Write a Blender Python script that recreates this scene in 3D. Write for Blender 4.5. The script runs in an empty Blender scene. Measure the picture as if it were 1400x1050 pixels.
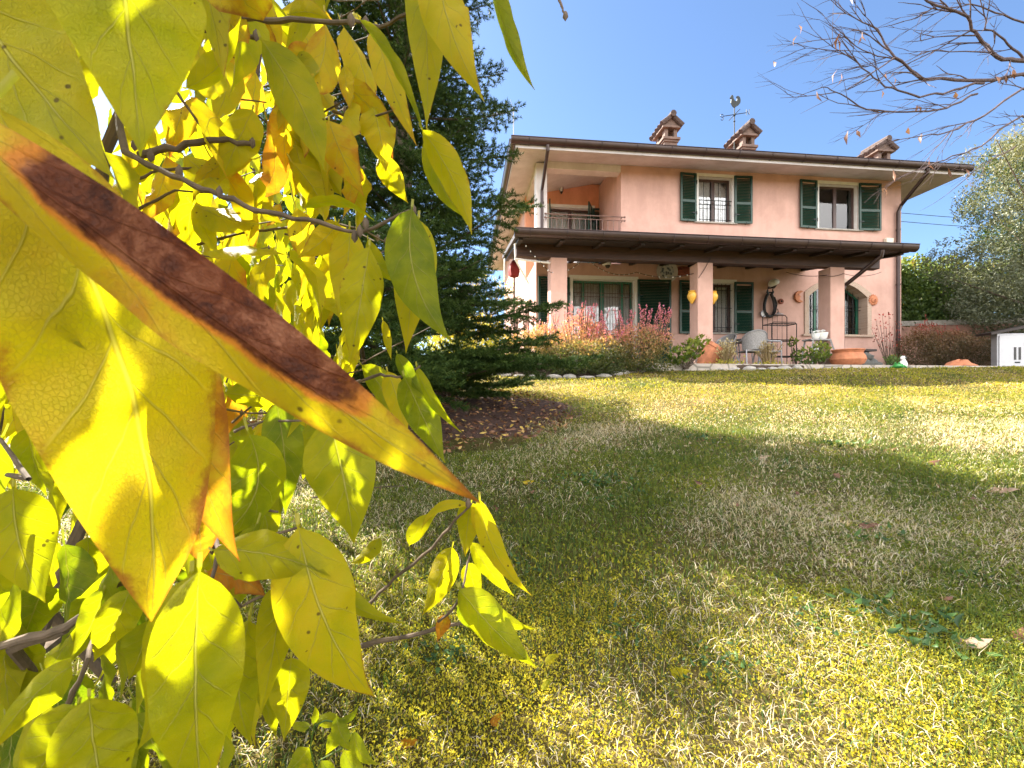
import bpy, math, random
import numpy as np
from mathutils import Vector, Matrix
random.seed(7); RNG = np.random.default_rng(11)
R = math.radians; PI = math.pi
COL = bpy.context.scene.collection
# ------------------------------------------------------------------ calibration
F, CX, HY, CAMZ = 600.0, 700.0, 540.0, 0.9      # focal length in photo pixels, centre, horizon row, eye height
TH = R(6.2); CT, ST = math.cos(TH), math.sin(TH)
OX, OY, FLOOR = 0.646, 11.76, 1.53              # front left corner of the house, level of its patio
GS = 0.16                                       # lawn slope
def P(px, py, Y): return ((px-CX)/F*Y, Y, CAMZ+(HY-py)/F*Y)
def hw(u, w, z): return (OX+u*CT+w*ST, OY+u*ST-w*CT, FLOOR+z)
def hp(px, py, w):
    t = (px-CX)/F
    u = (t*OY-t*w*CT-OX-w*ST)/(CT-t*ST)
    Y = OY+u*ST-w*CT
    return u, CAMZ+(HY-py)/F*Y-FLOOR
def hu(px, w): return hp(px, 300, w)[0]
def hz(px, py, w): return hp(px, py, w)[1]
def gzn(x, y):
    x = np.asarray(x, float); y = np.asarray(y, float)
    t = np.clip((y-8.8)/1.8, 0, 1)
    z = np.where(y > 8.8, GS*8.8+GS*1.8*(t-t*t/2), GS*y)
    k = 1-.8*np.clip((y-7.6)/1.4, 0, 1)
    return z+k*(0.02*np.sin(x*1.3+y*.7)+0.015*np.sin(x*.6-y*1.9)+.008*np.sin(x*3.1+1)*np.sin(y*2.7))
def gz(x, y): return float(gzn(x, y))
def G(px, py):
    Y = CAMZ/((py-HY)/F+GS); X = (px-CX)/F*Y
    return X, Y, gz(X, Y)
# ------------------------------------------------------------------ objects
def props(o, label=None, cat=None, group=None, kind=None):
    if label: o['label'] = label
    if cat: o['category'] = cat
    if group: o['group'] = group
    if kind: o['kind'] = kind
    return o
def thing(name, label, cat, loc=(0, 0, 0), rz=0, group=None):
    o = bpy.data.objects.new(name, None); COL.objects.link(o); o.empty_display_size = .1
    o.location = loc; o.rotation_euler = (0, 0, rz)
    return props(o, label, cat, group)
def copy_tree(o, parent=None):
    c = o.copy(); COL.objects.link(c); c.parent = parent
    for ch in list(o.children): copy_tree(ch, c)
    return c
class B:
    def __init__(s): s.v = []; s.f = []; s.m = []
    def add(s, vs, fs, mi=0):
        n = len(s.v); s.v += [tuple(v) for v in vs]; s.f += [tuple(i+n for i in f) for f in fs]; s.m += [mi]*len(fs); return s
    def box(s, x0, x1, y0, y1, z0, z1, mi=0):
        if x0 > x1: x0, x1 = x1, x0
        if y0 > y1: y0, y1 = y1, y0
        if z0 > z1: z0, z1 = z1, z0
        return s.add([(x, y, z) for z in (z0, z1) for y in (y0, y1) for x in (x0, x1)],
              [(0, 2, 3, 1), (4, 5, 7, 6), (0, 1, 5, 4), (2, 6, 7, 3), (0, 4, 6, 2), (1, 3, 7, 5)], mi)
    def obox(s, c, ax, ay, az, mi=0):   # oriented box: centre and half axes
        c, ax, ay, az = map(Vector, (c, ax, ay, az))
        return s.add([c+ax*i+ay*j+az*k for k in (-1, 1) for j in (-1, 1) for i in (-1, 1)],
              [(0, 2, 3, 1), (4, 5, 7, 6), (0, 1, 5, 4), (2, 6, 7, 3), (0, 4, 6, 2), (1, 3, 7, 5)], mi)
    def tube(s, pts, r, n=8, mi=0, cap=True):
        pts = [Vector(p) for p in pts]; k = len(pts)
        rs = list(r) if hasattr(r, '__len__') else [r]*k
        vs = []; ref = None
        for i, p in enumerate(pts):
            d = (pts[min(i+1, k-1)]-pts[max(i-1, 0)])
            d = d.normalized() if d.length > 1e-9 else Vector((0, 0, 1))
            if ref is None: ref = Vector((0, 0, 1)) if abs(d.z) < .9 else Vector((1, 0, 0))
            a = d.cross(ref)
            if a.length < 1e-6: a = d.orthogonal()
            a.normalize(); b = d.cross(a).normalized(); ref = -b if False else a.cross(d)
            for j in range(n):
                t = 2*PI*j/n; vs.append(p+(a*math.cos(t)+b*math.sin(t))*rs[i])
        fs = [(i*n+j, i*n+(j+1) % n, (i+1)*n+(j+1) % n, (i+1)*n+j) for i in range(k-1) for j in range(n)]
        if cap: fs += [tuple(range(n-1, -1, -1)), tuple((k-1)*n+j for j in range(n))]
        return s.add(vs, fs, mi)
    def lathe(s, prof, c=(0, 0, 0), n=20, axis='z', mi=0):
        vs = []
        for r, h in prof:
            for j in range(n):
                t = 2*PI*j/n; a, b = r*math.cos(t), r*math.sin(t)
                vs.append((c[0]+a, c[1]+b, c[2]+h) if axis == 'z' else (c[0]+a, c[1]-h, c[2]+b) if axis == 'y' else (c[0]+h, c[1]+a, c[2]+b))
        k = len(prof)
        fs = [(i*n+j, i*n+(j+1) % n, (i+1)*n+(j+1) % n, (i+1)*n+j) for i in range(k-1) for j in range(n)]
        fs += [tuple(range(n-1, -1, -1)), tuple((k-1)*n+j for j in range(n))]
        return s.add(vs, fs, mi)
    def prism(s, poly, a0, a1, plane='xz', mi=0):   # polygon extruded along the remaining axis
        n = len(poly)
        def mk(p, a): return (p[0], a, p[1]) if plane == 'xz' else (a, p[0], p[1]) if plane == 'yz' else (p[0], p[1], a)
        vs = [mk(p, a0) for p in poly]+[mk(p, a1) for p in poly]
        return s.add(vs, [tuple(range(n)), tuple(range(2*n-1, n-1, -1))]+[(i, i+n, (i+1) % n+n, (i+1) % n) for i in range(n)], mi)
    def build(s, name, mat, parent=None, smooth=False, bevel=0, loc=None):
        me = bpy.data.meshes.new(name); me.from_pydata(s.v, [], s.f)
        for m in (mat if isinstance(mat, (list, tuple)) else [mat]): me.materials.append(m)
        me.polygons.foreach_set('material_index', s.m)
        import bmesh
        bm = bmesh.new(); bm.from_mesh(me); bmesh.ops.recalc_face_normals(bm, faces=bm.faces); bm.to_mesh(me); bm.free()
        if smooth:
            me.polygons.foreach_set('use_smooth', [True]*len(me.polygons))
            try: me.set_sharp_from_angle(angle=R(40))
            except Exception: pass
        me.update()
        o = bpy.data.objects.new(name, me); COL.objects.link(o); o.parent = parent
        if loc: o.location = loc
        if bevel:
            b = o.modifiers.new('bevel', 'BEVEL'); b.width = bevel; b.segments = 2; b.limit_method = 'ANGLE'
        return o
def npmesh(name, V, Fa, mat, parent=None, attrs=None, uv=None, smooth=False):
    V = np.asarray(V, np.float32); Fa = np.asarray(Fa, np.int32); k = Fa.shape[1]; m = len(Fa)
    me = bpy.data.meshes.new(name)
    me.vertices.add(len(V)); me.vertices.foreach_set('co', V.ravel())
    me.loops.add(m*k); me.loops.foreach_set('vertex_index', Fa.ravel())
    me.polygons.add(m); me.polygons.foreach_set('loop_start', np.arange(m, dtype=np.int32)*k)
    me.update(calc_edges=True)
    for an, a in (attrs or {}).items():
        at = me.attributes.new(an, 'FLOAT', 'POINT'); at.data.foreach_set('value', np.asarray(a, np.float32))
    if uv is not None:
        l = me.uv_layers.new(name='UVMap'); l.data.foreach_set('uv', np.asarray(uv, np.float32)[Fa.ravel()].ravel())
    if smooth: me.polygons.foreach_set('use_smooth', np.ones(m, bool))
    me.materials.append(mat)
    o = bpy.data.objects.new(name, me); COL.objects.link(o); o.parent = parent
    return o
# ------------------------------------------------------------------ materials
class NT:
    def __init__(s, name):
        s.m = bpy.data.materials.new(name); s.m.use_nodes = True; s.t = s.m.node_tree; s.t.nodes.clear()
        s.out = s.n('ShaderNodeOutputMaterial')
    def n(s, ty, **kw):
        nd = s.t.nodes.new(ty)
        for k, v in kw.items():
            if k.startswith('i_'):
                key = k[2:]; key = int(key) if key.isdigit() else key.replace('_', ' '); nd.inputs[key].default_value = v
            else: setattr(nd, k, v)
        return nd
    def l(s, a, b): s.t.links.new(a, b)
    def math(s, op, a, b=None, c=None, clamp=False):
        nd = s.n('ShaderNodeMath', operation=op, use_clamp=clamp)
        for i, x in enumerate((a, b, c)):
            if x is None: continue
            if isinstance(x, (int, float)): nd.inputs[i].default_value = x
            else: s.l(x, nd.inputs[i])
        return nd.outputs[0]
    def noise(s, scale, detail=4, coord='Object', rough=.6, stretch=None, dist=0):
        tc = s.n('ShaderNodeTexCoord'); v = tc.outputs[coord]
        if stretch:
            mp = s.n('ShaderNodeMapping'); mp.inputs['Scale'].default_value = stretch; s.l(v, mp.inputs[0]); v = mp.outputs[0]
        nz = s.n('ShaderNodeTexNoise', i_Scale=scale, i_Detail=detail, i_Roughness=rough, i_Distortion=dist); s.l(v, nz.inputs['Vector'])
        return nz.outputs['Fac']
    def ramp(s, fac, stops, interp='LINEAR'):
        r = s.n('ShaderNodeValToRGB'); r.color_ramp.interpolation = interp; e = r.color_ramp.elements
        while len(e) < len(stops): e.new(.5)
        for x, (p, c) in zip(e, stops): x.position = p; x.color = tuple(c)+(1,) if len(c) == 3 else c
        s.l(fac, r.inputs[0]); return r.outputs[0]
    def mix(s, f, a, b, mode='MIX'):
        m = s.n('ShaderNodeMix', data_type='RGBA', blend_type=mode)
        for i, x in ((0, f), (6, a), (7, b)):
            if isinstance(x, (int, float)): m.inputs[i].default_value = x
            elif isinstance(x, tuple): m.inputs[i].default_value = tuple(x)+(1,) if len(x) == 3 else x
            else: s.l(x, m.inputs[i])
        return m.outputs[2]
    def pbr(s, col, rough=.6, bump=None, bd=.01, bs=.5, **kw):
        p = s.n('ShaderNodeBsdfPrincipled')
        if isinstance(col, tuple): p.inputs['Base Color'].default_value = tuple(col)+(1,)
        else: s.l(col, p.inputs['Base Color'])
        if isinstance(rough, (int, float)): p.inputs['Roughness'].default_value = rough
        else: s.l(rough, p.inputs['Roughness'])
        for k, v in kw.items(): p.inputs[k.replace('_', ' ')].default_value = v
        if bump is not None:
            b = s.n('ShaderNodeBump', i_Strength=bs, i_Distance=bd); s.l(bump, b.inputs['Height']); s.l(b.outputs[0], p.inputs['Normal'])
        return p.outputs[0]
    def done(s, sh): s.l(sh, s.out.inputs['Surface']); return s.m
def simple(name, c, rough=.6, var=.25, scale=6, bump=.3, bd=.004, metal=0, spec=.5):
    t = NT(name); f = t.noise(scale, 5)
    lo = tuple(x*(1-var) for x in c); hi = tuple(min(1, x*(1+var)) for x in c)
    col = t.ramp(f, [(.3, lo), (.7, hi)])
    return t.done(t.pbr(col, rough, t.noise(scale*12, 3), bd, bump, Metallic=metal, Specular_IOR_Level=spec))
def plaster(name, c):
    t = NT(name); f = t.noise(.5, 6); f2 = t.noise(3, 5, stretch=(1, 1, .25))
    col = t.ramp(f, [(.3, tuple(x*.9 for x in c)), (.7, tuple(min(1, x*1.06) for x in c))])
    st = t.ramp(f2, [(.35, (.88, .87, .86)), (.6, (1, 1, 1))])
    col = t.mix(.8, col, st, 'MULTIPLY')
    blot = t.ramp(t.noise(1.3, 7, rough=.7), [(.42, (.9, .88, .86)), (.58, (1.03, 1.02, 1.01))]); col = t.mix(.9, col, blot, 'MULTIPLY')
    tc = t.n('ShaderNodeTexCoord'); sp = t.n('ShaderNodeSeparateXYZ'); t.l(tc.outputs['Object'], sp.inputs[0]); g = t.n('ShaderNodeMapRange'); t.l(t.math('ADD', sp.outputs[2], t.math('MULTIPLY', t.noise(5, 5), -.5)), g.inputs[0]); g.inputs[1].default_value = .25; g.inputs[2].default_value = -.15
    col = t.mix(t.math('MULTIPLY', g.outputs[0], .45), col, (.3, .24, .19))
    return t.done(t.pbr(col, .9, t.noise(90, 3), .004, .5, Specular_IOR_Level=.2))
def wood(name, a, b, scale=3, st=(1, 12, 12), rough=.6):
    t = NT(name); f = t.noise(scale, 6, stretch=st, dist=.6)
    return t.done(t.pbr(t.ramp(f, [(.3, a), (.7, b)]), rough, f, .004, .5))
def leafmat(name, stops, trans=.35, rough=.5, tmul=(1.3, 1.25, .5), spec=.35, attr='tone', nz=.15):
    t = NT(name); a = t.n('ShaderNodeAttribute', attribute_name=attr).outputs['Fac']
    f = t.math('ADD', a, t.math('MULTIPLY', t.math('SUBTRACT', t.noise(30, 3), .5), nz))
    col = t.ramp(f, stops)
    p = t.pbr(col, rough, Specular_IOR_Level=spec)
    tr = t.n('ShaderNodeBsdfTranslucent'); t.l(t.mix(1.0, col, tmul, 'MULTIPLY'), tr.inputs[0])
    mx = t.n('ShaderNodeMixShader'); mx.inputs[0].default_value = trans; t.l(p, mx.inputs[1]); t.l(tr.outputs[0], mx.inputs[2])
    return t.done(mx.outputs[0])
PINK = (.63, .40, .335)
M = {}
M['pink'] = plaster('pink_plaster', PINK)
M['orange'] = plaster("orange_plaster", (.78, .37, .23))
M['cream'] = plaster('cream_plaster', (.72, .69, .68))
M['white'] = simple('white_paint', (.74, .72, .68), .5, .06)
M['soffit'] = plaster('soffit_plaster', (.62, .59, .60))
M['gutter'] = simple('brown_gutter', (.045, .026, .022), .32, .2, metal=.3)
M['dwood'] = wood('dark_beam_wood', (.012, .007, .006), (.035, .02, .015), 2, (14, 2, 14))
M['beam'] = wood('red_beam_wood', (.03, .013, .009), (.075, .033, .021), 2, (1.5, 14, 14))
M['green'] = simple('green_shutter_paint', (.008, .042, .027), .42, .25)
M['gframe'] = simple('green_frame_paint', (.02, .13, .075), .4, .2)
M['brownframe'] = simple('brown_window_paint', (.06, .028, .02), .4, .2)
M['iron'] = simple('wrought_iron', (.022, .027, .027), .5, .3, metal=.5)
M['bars'] = simple('rusty_brown_bars', (.16, .1, .08), .5, .3)
M['terra'] = simple('terracotta', (.5, .19, .09), .8, .25, 9)
M['terradark'] = simple('terracotta_plinth', (.26, .075, .045), .75, .25, 9)
M['tile'] = simple('roof_tile_clay', (.25, .12, .08), .85, .5, 14)
M['tiledark'] = simple('weathered_tile', (.07, .047, .04), .9, .6, 20)
M['chim'] = simple('chimney_plaster', (.15, .10, .08), .85, .3, 8)
M['stone'] = simple('pale_border_stone', (.36, .33, .29), .85, .3, 12, .6, .01)
M['gstone'] = simple('dark_grey_stone', (.1, .1, .09), .85, .4, 9, .6, .01)
M['yellow'] = simple('yellow_glaze', (.75, .42, .06), .35, .15)
M['wicker'] = simple('grey_wicker', (.26, .25, .24), .6, .3, 40, .8)
M['gmetal'] = simple('grey_metal', (.36, .36, .38), .4, .1, metal=.4)
M['plastic'] = simple('cream_plastic', (.66, .62, .5), .4, .05)
M['black'] = simple('black_leather', (.02, .018, .018), .4, .3)
M['glassw'] = simple('white_glass_globe', (.8, .8, .76), .15, .03, bump=0)
M['toy'] = simple('green_toy_plastic', (.05, .3, .06), .35, .1)
M['red'] = simple('red_cloth', (.22, .015, .012), .8, .3)
M['brick'] = None
def brick():
    t = NT('arch_brick'); tc = t.n('ShaderNodeTexCoord')
    mp = t.n('ShaderNodeMapping'); mp.inputs['Rotation'].default_value = (PI/2, 0, 0); t.l(tc.outputs['Object'], mp.inputs[0])
    b = t.n('ShaderNodeTexBrick', i_Scale=8.0, i_Color1=(.32, .19, .13, 1), i_Color2=(.42, .28, .2, 1), i_Mortar=(.5, .42, .34, 1)); b.inputs['Mortar Size'].default_value = .05
    t.l(mp.outputs[0], b.inputs['Vector'])
    return t.done(t.pbr(b.outputs['Color'], .9, t.noise(60, 3), .004, .5))
M['brick'] = brick()
def glassm():
    t = NT('window_glass'); g = t.n('ShaderNodeBsdfGlossy', i_Roughness=.02); tr = t.n('ShaderNodeBsdfTransparent', i_Color=(.96, .97, .97, 1))
    fr = t.n('ShaderNodeFresnel', i_IOR=1.6); f = t.math('ADD', t.math('MULTIPLY', fr.outputs[0], 1.0), .05, clamp=True)
    nz = t.noise(1.5, 2); bp = t.n('ShaderNodeBump', i_Strength=.08, i_Distance=.02); t.l(nz, bp.inputs['Height']); t.l(bp.outputs[0], g.inputs['Normal'])
    m = t.n('ShaderNodeMixShader'); t.l(f, m.inputs[0]); t.l(tr.outputs[0], m.inputs[1]); t.l(g.outputs[0], m.inputs[2]); return t.done(m.outputs[0])
M['glass'] = glassm()
def curtain():
    t = NT('lace_curtain'); f = t.noise(5, 4, stretch=(7, 1, .7)); v = t.n('ShaderNodeTexVoronoi', i_Scale=14.0)
    tc = t.n('ShaderNodeTexCoord'); t.l(tc.outputs['Object'], v.inputs['Vector'])
    c = t.ramp(f, [(.3, (.8, .77, .72)), (.7, (.92, .9, .87))]); c = t.mix(.3, c, t.ramp(v.outputs['Distance'], [(.1, (.35, .3, .27)), (.4, (1, 1, 1))]), 'MULTIPLY')
    p = t.pbr(c, .9); tr = t.n('ShaderNodeBsdfTranslucent'); t.l(c, tr.inputs[0]); m = t.n('ShaderNodeMixShader', i_0=.3) if False else t.n('ShaderNodeMixShader')
    m.inputs[0].default_value = .3; t.l(p, m.inputs[1]); t.l(tr.outputs[0], m.inputs[2]); return t.done(m.outputs[0])
M['curtain'] = curtain()
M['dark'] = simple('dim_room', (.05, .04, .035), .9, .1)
def paving():
    t = NT('patio_paving'); v = t.n('ShaderNodeTexVoronoi', i_Scale=2.6, feature='DISTANCE_TO_EDGE'); tc = t.n('ShaderNodeTexCoord'); t.l(tc.outputs['Object'], v.inputs['Vector'])
    e = t.ramp(v.outputs['Distance'], [(.02, (.25, .22, .18)), (.06, (.52, .45, .38))]); c = t.mix(.5, e, t.ramp(t.noise(5, 5), [(.3, (.5, .5, .5)), (.7, (1, 1, 1))]), 'MULTIPLY')
    return t.done(t.pbr(c, .85, t.noise(30, 4), .01, .5))
M['paving'] = paving()
SUN_AZ, SUN_EL, SUN, SKY, EXPO = 40, 43, 4.8, .05, 2.52
N_INNER, GRASS = 1300, 1.2
FILL_CLOUD = 18.0
# ------------------------------------------------------------------ world, sun, camera
SAZ, SEL = R(SUN_AZ), R(SUN_EL)      # azimuth from -X towards +Y, elevation
SD = Vector((-math.cos(SAZ)*math.cos(SEL), math.sin(SAZ)*math.cos(SEL), math.sin(SEL)))
sc = bpy.context.scene
wd = bpy.data.worlds.new('World'); sc.world = wd; wd.use_nodes = True
nt = wd.node_tree; bg = nt.nodes['Background']; sk = nt.nodes.new('ShaderNodeTexSky'); sk.sky_type = 'NISHITA'; sk.sun_disc = False
sk.sun_elevation = SEL; sk.sun_rotation = math.atan2(SD.x, SD.y); sk.air_density = 1.0; sk.dust_density = .5; sk.ozone_density = 5.0; sk.altitude = 200
# bright clouds added to the unseen sky behind the camera, filling the shaded facade
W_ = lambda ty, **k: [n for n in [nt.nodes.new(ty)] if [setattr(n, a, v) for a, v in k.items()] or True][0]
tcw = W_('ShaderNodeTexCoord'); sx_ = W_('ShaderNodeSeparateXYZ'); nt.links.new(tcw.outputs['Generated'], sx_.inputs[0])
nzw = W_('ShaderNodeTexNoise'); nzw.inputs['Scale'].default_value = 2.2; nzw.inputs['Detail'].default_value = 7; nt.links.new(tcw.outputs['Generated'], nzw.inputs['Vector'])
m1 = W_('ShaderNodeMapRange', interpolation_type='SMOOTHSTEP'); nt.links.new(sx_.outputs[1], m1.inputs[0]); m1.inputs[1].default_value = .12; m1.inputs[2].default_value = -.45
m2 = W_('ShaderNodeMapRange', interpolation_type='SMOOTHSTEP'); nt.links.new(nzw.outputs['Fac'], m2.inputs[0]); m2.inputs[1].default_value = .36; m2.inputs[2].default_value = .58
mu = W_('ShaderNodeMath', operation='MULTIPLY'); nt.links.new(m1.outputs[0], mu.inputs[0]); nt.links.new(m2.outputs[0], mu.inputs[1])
mxw = W_('ShaderNodeMix', data_type='RGBA'); nt.links.new(mu.outputs[0], mxw.inputs[0]); nt.links.new(sk.outputs[0], mxw.inputs[6]); mxw.inputs[7].default_value = (FILL_CLOUD, FILL_CLOUD*.97, FILL_CLOUD*.95, 1)
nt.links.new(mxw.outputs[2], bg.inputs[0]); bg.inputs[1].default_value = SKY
sl = bpy.data.lights.new('sun', 'SUN'); sl.energy = SUN; sl.angle = R(.5); sl.color = (1, .92, .8)
so = bpy.data.objects.new('sun', sl); COL.objects.link(so); so.rotation_euler = SD.to_track_quat('Z', 'Y').to_euler()
cam = bpy.data.cameras.new('camera'); co = bpy.data.objects.new('camera', cam); COL.objects.link(co); sc.camera = co
cam.sensor_width = 36; cam.lens = F/1400*36; cam.shift_y = (HY-525)/1400; cam.clip_start = .01; cam.clip_end = 2000
co.location = (0, 0, CAMZ); co.rotation_euler = (PI/2, 0, 0)
cam.dof.use_dof = True; cam.dof.focus_distance = 1.4; cam.dof.aperture_fstop = 19
sc.view_settings.view_transform = 'Standard'; sc.view_settings.look = 'None'; sc.view_settings.exposure = EXPO; sc.view_settings.gamma = 1
sc.cycles.use_denoising = True; sc.cycles.max_bounces = 8; sc.cycles.transparent_max_bounces = 16; sc.cycles.sample_clamp_indirect = 8
# ------------------------------------------------------------------ the house  (local x along the facade, y into the house, z up)
house = thing('house', 'two-storey pink plastered house with green shutters and a wooden porch', 'house', (OX, OY, FLOOR), TH)
HL = hu(1232, 0); DEPTH = 9.0; T = .32
ZL = 2.95                                   # upper floor level
U_LR = hu(849, 0)                           # right edge of the loggia
def rect(pxa, pya, pxb, pyb, w=0):
    a = hp(pxa, pya, w); b = hp(pxb, pyb, w); return a[0], b[0], b[1], a[1]     # u0,u1,z0,z1
W1 = rect(955, 241, 1001, 305); W2 = rect(1119.5, 251, 1173, 314.5)
D1 = list(rect(783, 381, 868, 500)); D1[2] = .04
D2 = rect(956, 386, 1002.5, 455)
AR = rect(1105, 385, 1185, 458)
def wall_cells(b, u0, u1, z0, z1, y0, y1, holes):
    us = sorted({u0, u1, *[h[0] for h in holes], *[h[1] for h in holes]}); zs = sorted({z0, z1, *[h[2] for h in holes], *[h[3] for h in holes]})
    us = [x for x in us if u0 <= x <= u1]; zs = [x for x in zs if z0 <= x <= z1]
    idx = {}; vs = []; fs = []
    def V(i, j, k):
        if (i, j, k) not in idx: idx[(i, j, k)] = len(vs); vs.append((us[i], (y0, y1)[k], zs[j]))
        return idx[(i, j, k)]
    nu, nz = len(us)-1, len(zs)-1
    def solid(i, j):
        if not (0 <= i < nu and 0 <= j < nz): return False
        cu, cz = (us[i]+us[i+1])/2, (zs[j]+zs[j+1])/2
        return not any(h[0] < cu < h[1] and h[2] < cz < h[3] for h in holes)
    for i in range(nu):
        for j in range(nz):
            if not solid(i, j): continue
            fs.append((V(i, j, 0), V(i+1, j, 0), V(i+1, j+1, 0), V(i, j+1, 0))); fs.append((V(i, j, 1), V(i, j+1, 1), V(i+1, j+1, 1), V(i+1, j, 1)))
            if not solid(i-1, j): fs.append((V(i, j, 0), V(i, j+1, 0), V(i, j+1, 1), V(i, j, 1)))
            if not solid(i+1, j): fs.append((V(i+1, j, 0), V(i+1, j, 1), V(i+1, j+1, 1), V(i+1, j+1, 0)))
            if not solid(i, j-1): fs.append((V(i, j, 0), V(i, j, 1), V(i+1, j, 1), V(i+1, j, 0)))
            if not solid(i, j+1): fs.append((V(i, j+1, 0), V(i+1, j+1, 0), V(i+1, j+1, 1), V(i, j+1, 1)))
    b.add(vs, fs)
LOG = (.30, U_LR, ZL, hz(790, 232, 0))       # loggia opening in the front
WT = 5.66
b = B(); wall_cells(b, 0, HL, -.3, WT, 0, T, [W1, W2, D1, D2, AR, (-1, U_LR, ZL, 9)])
# arch spandrels (segmental head)
au0, au1, az0, az1 = AR; rise = .42; n = 12
arc = []
for i in range(n+1):
    t = i/n*2-1; arc.append(((au0+au1)/2+t*(au1-au0)/2, az1-rise*(t*t)))
b.prism([(au0, az1)]+arc[:n//2+1], 0.002, T-.002); b.prism(arc[n//2:]+[(au1, az1)], 0.002, T-.002)
fw = b.build('front_wall', M['pink'], house)
# corner column, beams of the loggia
b = B(); b.box(0, .30, 0, .32, ZL, WT-.06); cc = b.build('corner_column', M['cream'], house, bevel=.008)
b = B(); b.box(.303, U_LR-.003, .004, .30, LOG[3], 5.75); b.box(.02, .30, .323, 1.998, LOG[3], 5.70); b.build('loggia_beam', M['cream'], house, bevel=.006)
b = B(); b.box(U_LR, U_LR+.25, T+.002, 1.997, ZL, 6.0); b.build('loggia_side_wall', M['pink'], house)
LD = list(rect(752, 283, 809, 330, -2.0)); LD[2] = ZL+.02
b = B(); wall_cells(b, 0.0, U_LR+.25, ZL, 6.08, 2.0, 2.3, [LD]); b.build('loggia_back_wall', M['orange'], house)
b = B(); b.box(.02, U_LR+.2, .02, 2.2, ZL-.25, ZL-.003); b.build('loggia_floor', M['terradark'], house)
# side and back walls (ground floor side wall has a door near the front corner)
SDW = (1.2, 2.1, .03, 2.2)
def ywall(name, x0, x1, y0, y1, z0, z1, holes=(), mat='pink'):
    b = B(); wall_cells(b, y0, y1, z0, z1, 0, x1-x0, list(holes))
    b.v = [(x0+v[1], v[0], v[2]) for v in b.v]
    return b.build(name, M[mat], house)
ywall('side_wall', 0, T, T+.002, DEPTH, -.3, ZL-.002, [SDW, (4, 5, 1, 2.2)])
ywall('side_wall', 0, T, 2.303, DEPTH, ZL+.002, 5.6, [(4, 5, 3.9, 5.2)])
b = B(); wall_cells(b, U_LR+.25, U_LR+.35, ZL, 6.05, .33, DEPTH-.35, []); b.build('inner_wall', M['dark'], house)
ywall('side_wall', HL-T, HL, T+.002, DEPTH, -.3, 5.6)
b = B(); b.box(.002, HL-.002, DEPTH+.002, DEPTH+.3, -.3, 5.6); b.build('back_wall', M['pink'], house)
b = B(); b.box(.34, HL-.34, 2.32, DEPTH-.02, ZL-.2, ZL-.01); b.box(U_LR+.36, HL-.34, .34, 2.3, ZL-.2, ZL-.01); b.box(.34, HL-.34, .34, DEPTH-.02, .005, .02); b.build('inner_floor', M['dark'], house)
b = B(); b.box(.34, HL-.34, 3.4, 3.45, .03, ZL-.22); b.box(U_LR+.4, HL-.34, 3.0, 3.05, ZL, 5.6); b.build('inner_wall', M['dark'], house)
# roof: hipped, its sloping underside is the soffit
EX0, EX1, EY0, EY1 = -.63, HL+.98, -.85, DEPTH+.85; ZE = 5.47; SL = .22
hd = (EY1-EY0)/2
def hip(b, z, th, sl, mi_b=0, mi_t=0):
    v = [(EX0, EY0, z), (EX1, EY0, z), (EX1, EY1, z), (EX0, EY1, z), (EX0+hd, (EY0+EY1)/2, z+sl*hd), (EX1-hd, (EY0+EY1)/2, z+sl*hd)]
    w_ = [(x, y, zz+th) for x, y, zz in v]
    b.add(v+w_, [(0, 1, 5, 4), (1, 2, 5), (2, 3, 4, 5), (3, 0, 4)], mi_b)
    b.add(v+w_, [(6, 7, 11, 10), (7, 8, 11), (8, 9, 10, 11), (9, 6, 10)], mi_t)
    b.add(v+w_, [(0, 1, 7, 6), (1, 2, 8, 7), (2, 3, 9, 8), (3, 0, 6, 9)], mi_b)
b = B(); hip(b, ZE, .12, SL, 0, 1); roof = b.build('roof', [M['soffit'], M['tile']], house)
# clay tile courses seen as a row of humps above the gutter
b = B(); nt_ = int((EX1-EX0)/.21)
for i in range(nt_):
    x = EX0+(i+.5)*.21+random.uniform(-.01, .01); top = min(1.0, hd)
    L = min(x-EX0, EX1-x, 3.0)+.1; r = .075
    b.tube([(x, EY0-.04, ZE+.15+random.uniform(-.008, .008)), (x, EY0+L, ZE+.15+SL*L)], r, 8)
for i in range(int(3/.21)):
    for sx, x0 in ((1, EX0), (-1, EX1)):
        y = EY0+.15+i*.21; L = min(y-EY0, 3)+.05
        b.tube([(x0-sx*.03, y, ZE+.15), (x0+sx*L, y, ZE+.15+SL*L)], .075, 8)
b.build('roof_tile_courses', M['tile'], roof, smooth=True)
# fascia and gutters
b = B(); b.box(EX0+.002, EX1-.002, EY0-.022, EY0-.002, ZE+.0, ZE+.10); b.box(EX0-.022, EX0-.002, EY0-.022, EY1, ZE, ZE+.10); b.box(EX1+.002, EX1+.022, EY0-.022, EY1, ZE, ZE+.10)
b.build('fascia', M['soffit'], roof, bevel=.004)
def gutter_prof(z, y): return [(y, z-.075), (y-.045, z-.088), (y-.10, z-.07), (y-.135, z-.03), (y-.14, z+.045), (y-.155, z+.055), (y-.15, z+.068), (y-.125, z+.062), (y-.12, z-.02), (y-.06, z-.055), (y-.01, z-.04), (y-.005, z+.06), (y, z+.06)]
b = B(); b.prism(gutter_prof(ZE+.155, EY0-.024), EX0-.15, EX1+.15, 'yz')
pf = gutter_prof(ZE+.155, 0)
b.prism([(EX0-.026+p[0], p[1]) for p in pf], EY0-.02, EY1, 'xz'); b.prism([(EX1+.026-p[0], p[1]) for p in pf], EY0-.02, EY1, 'xz')
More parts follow.
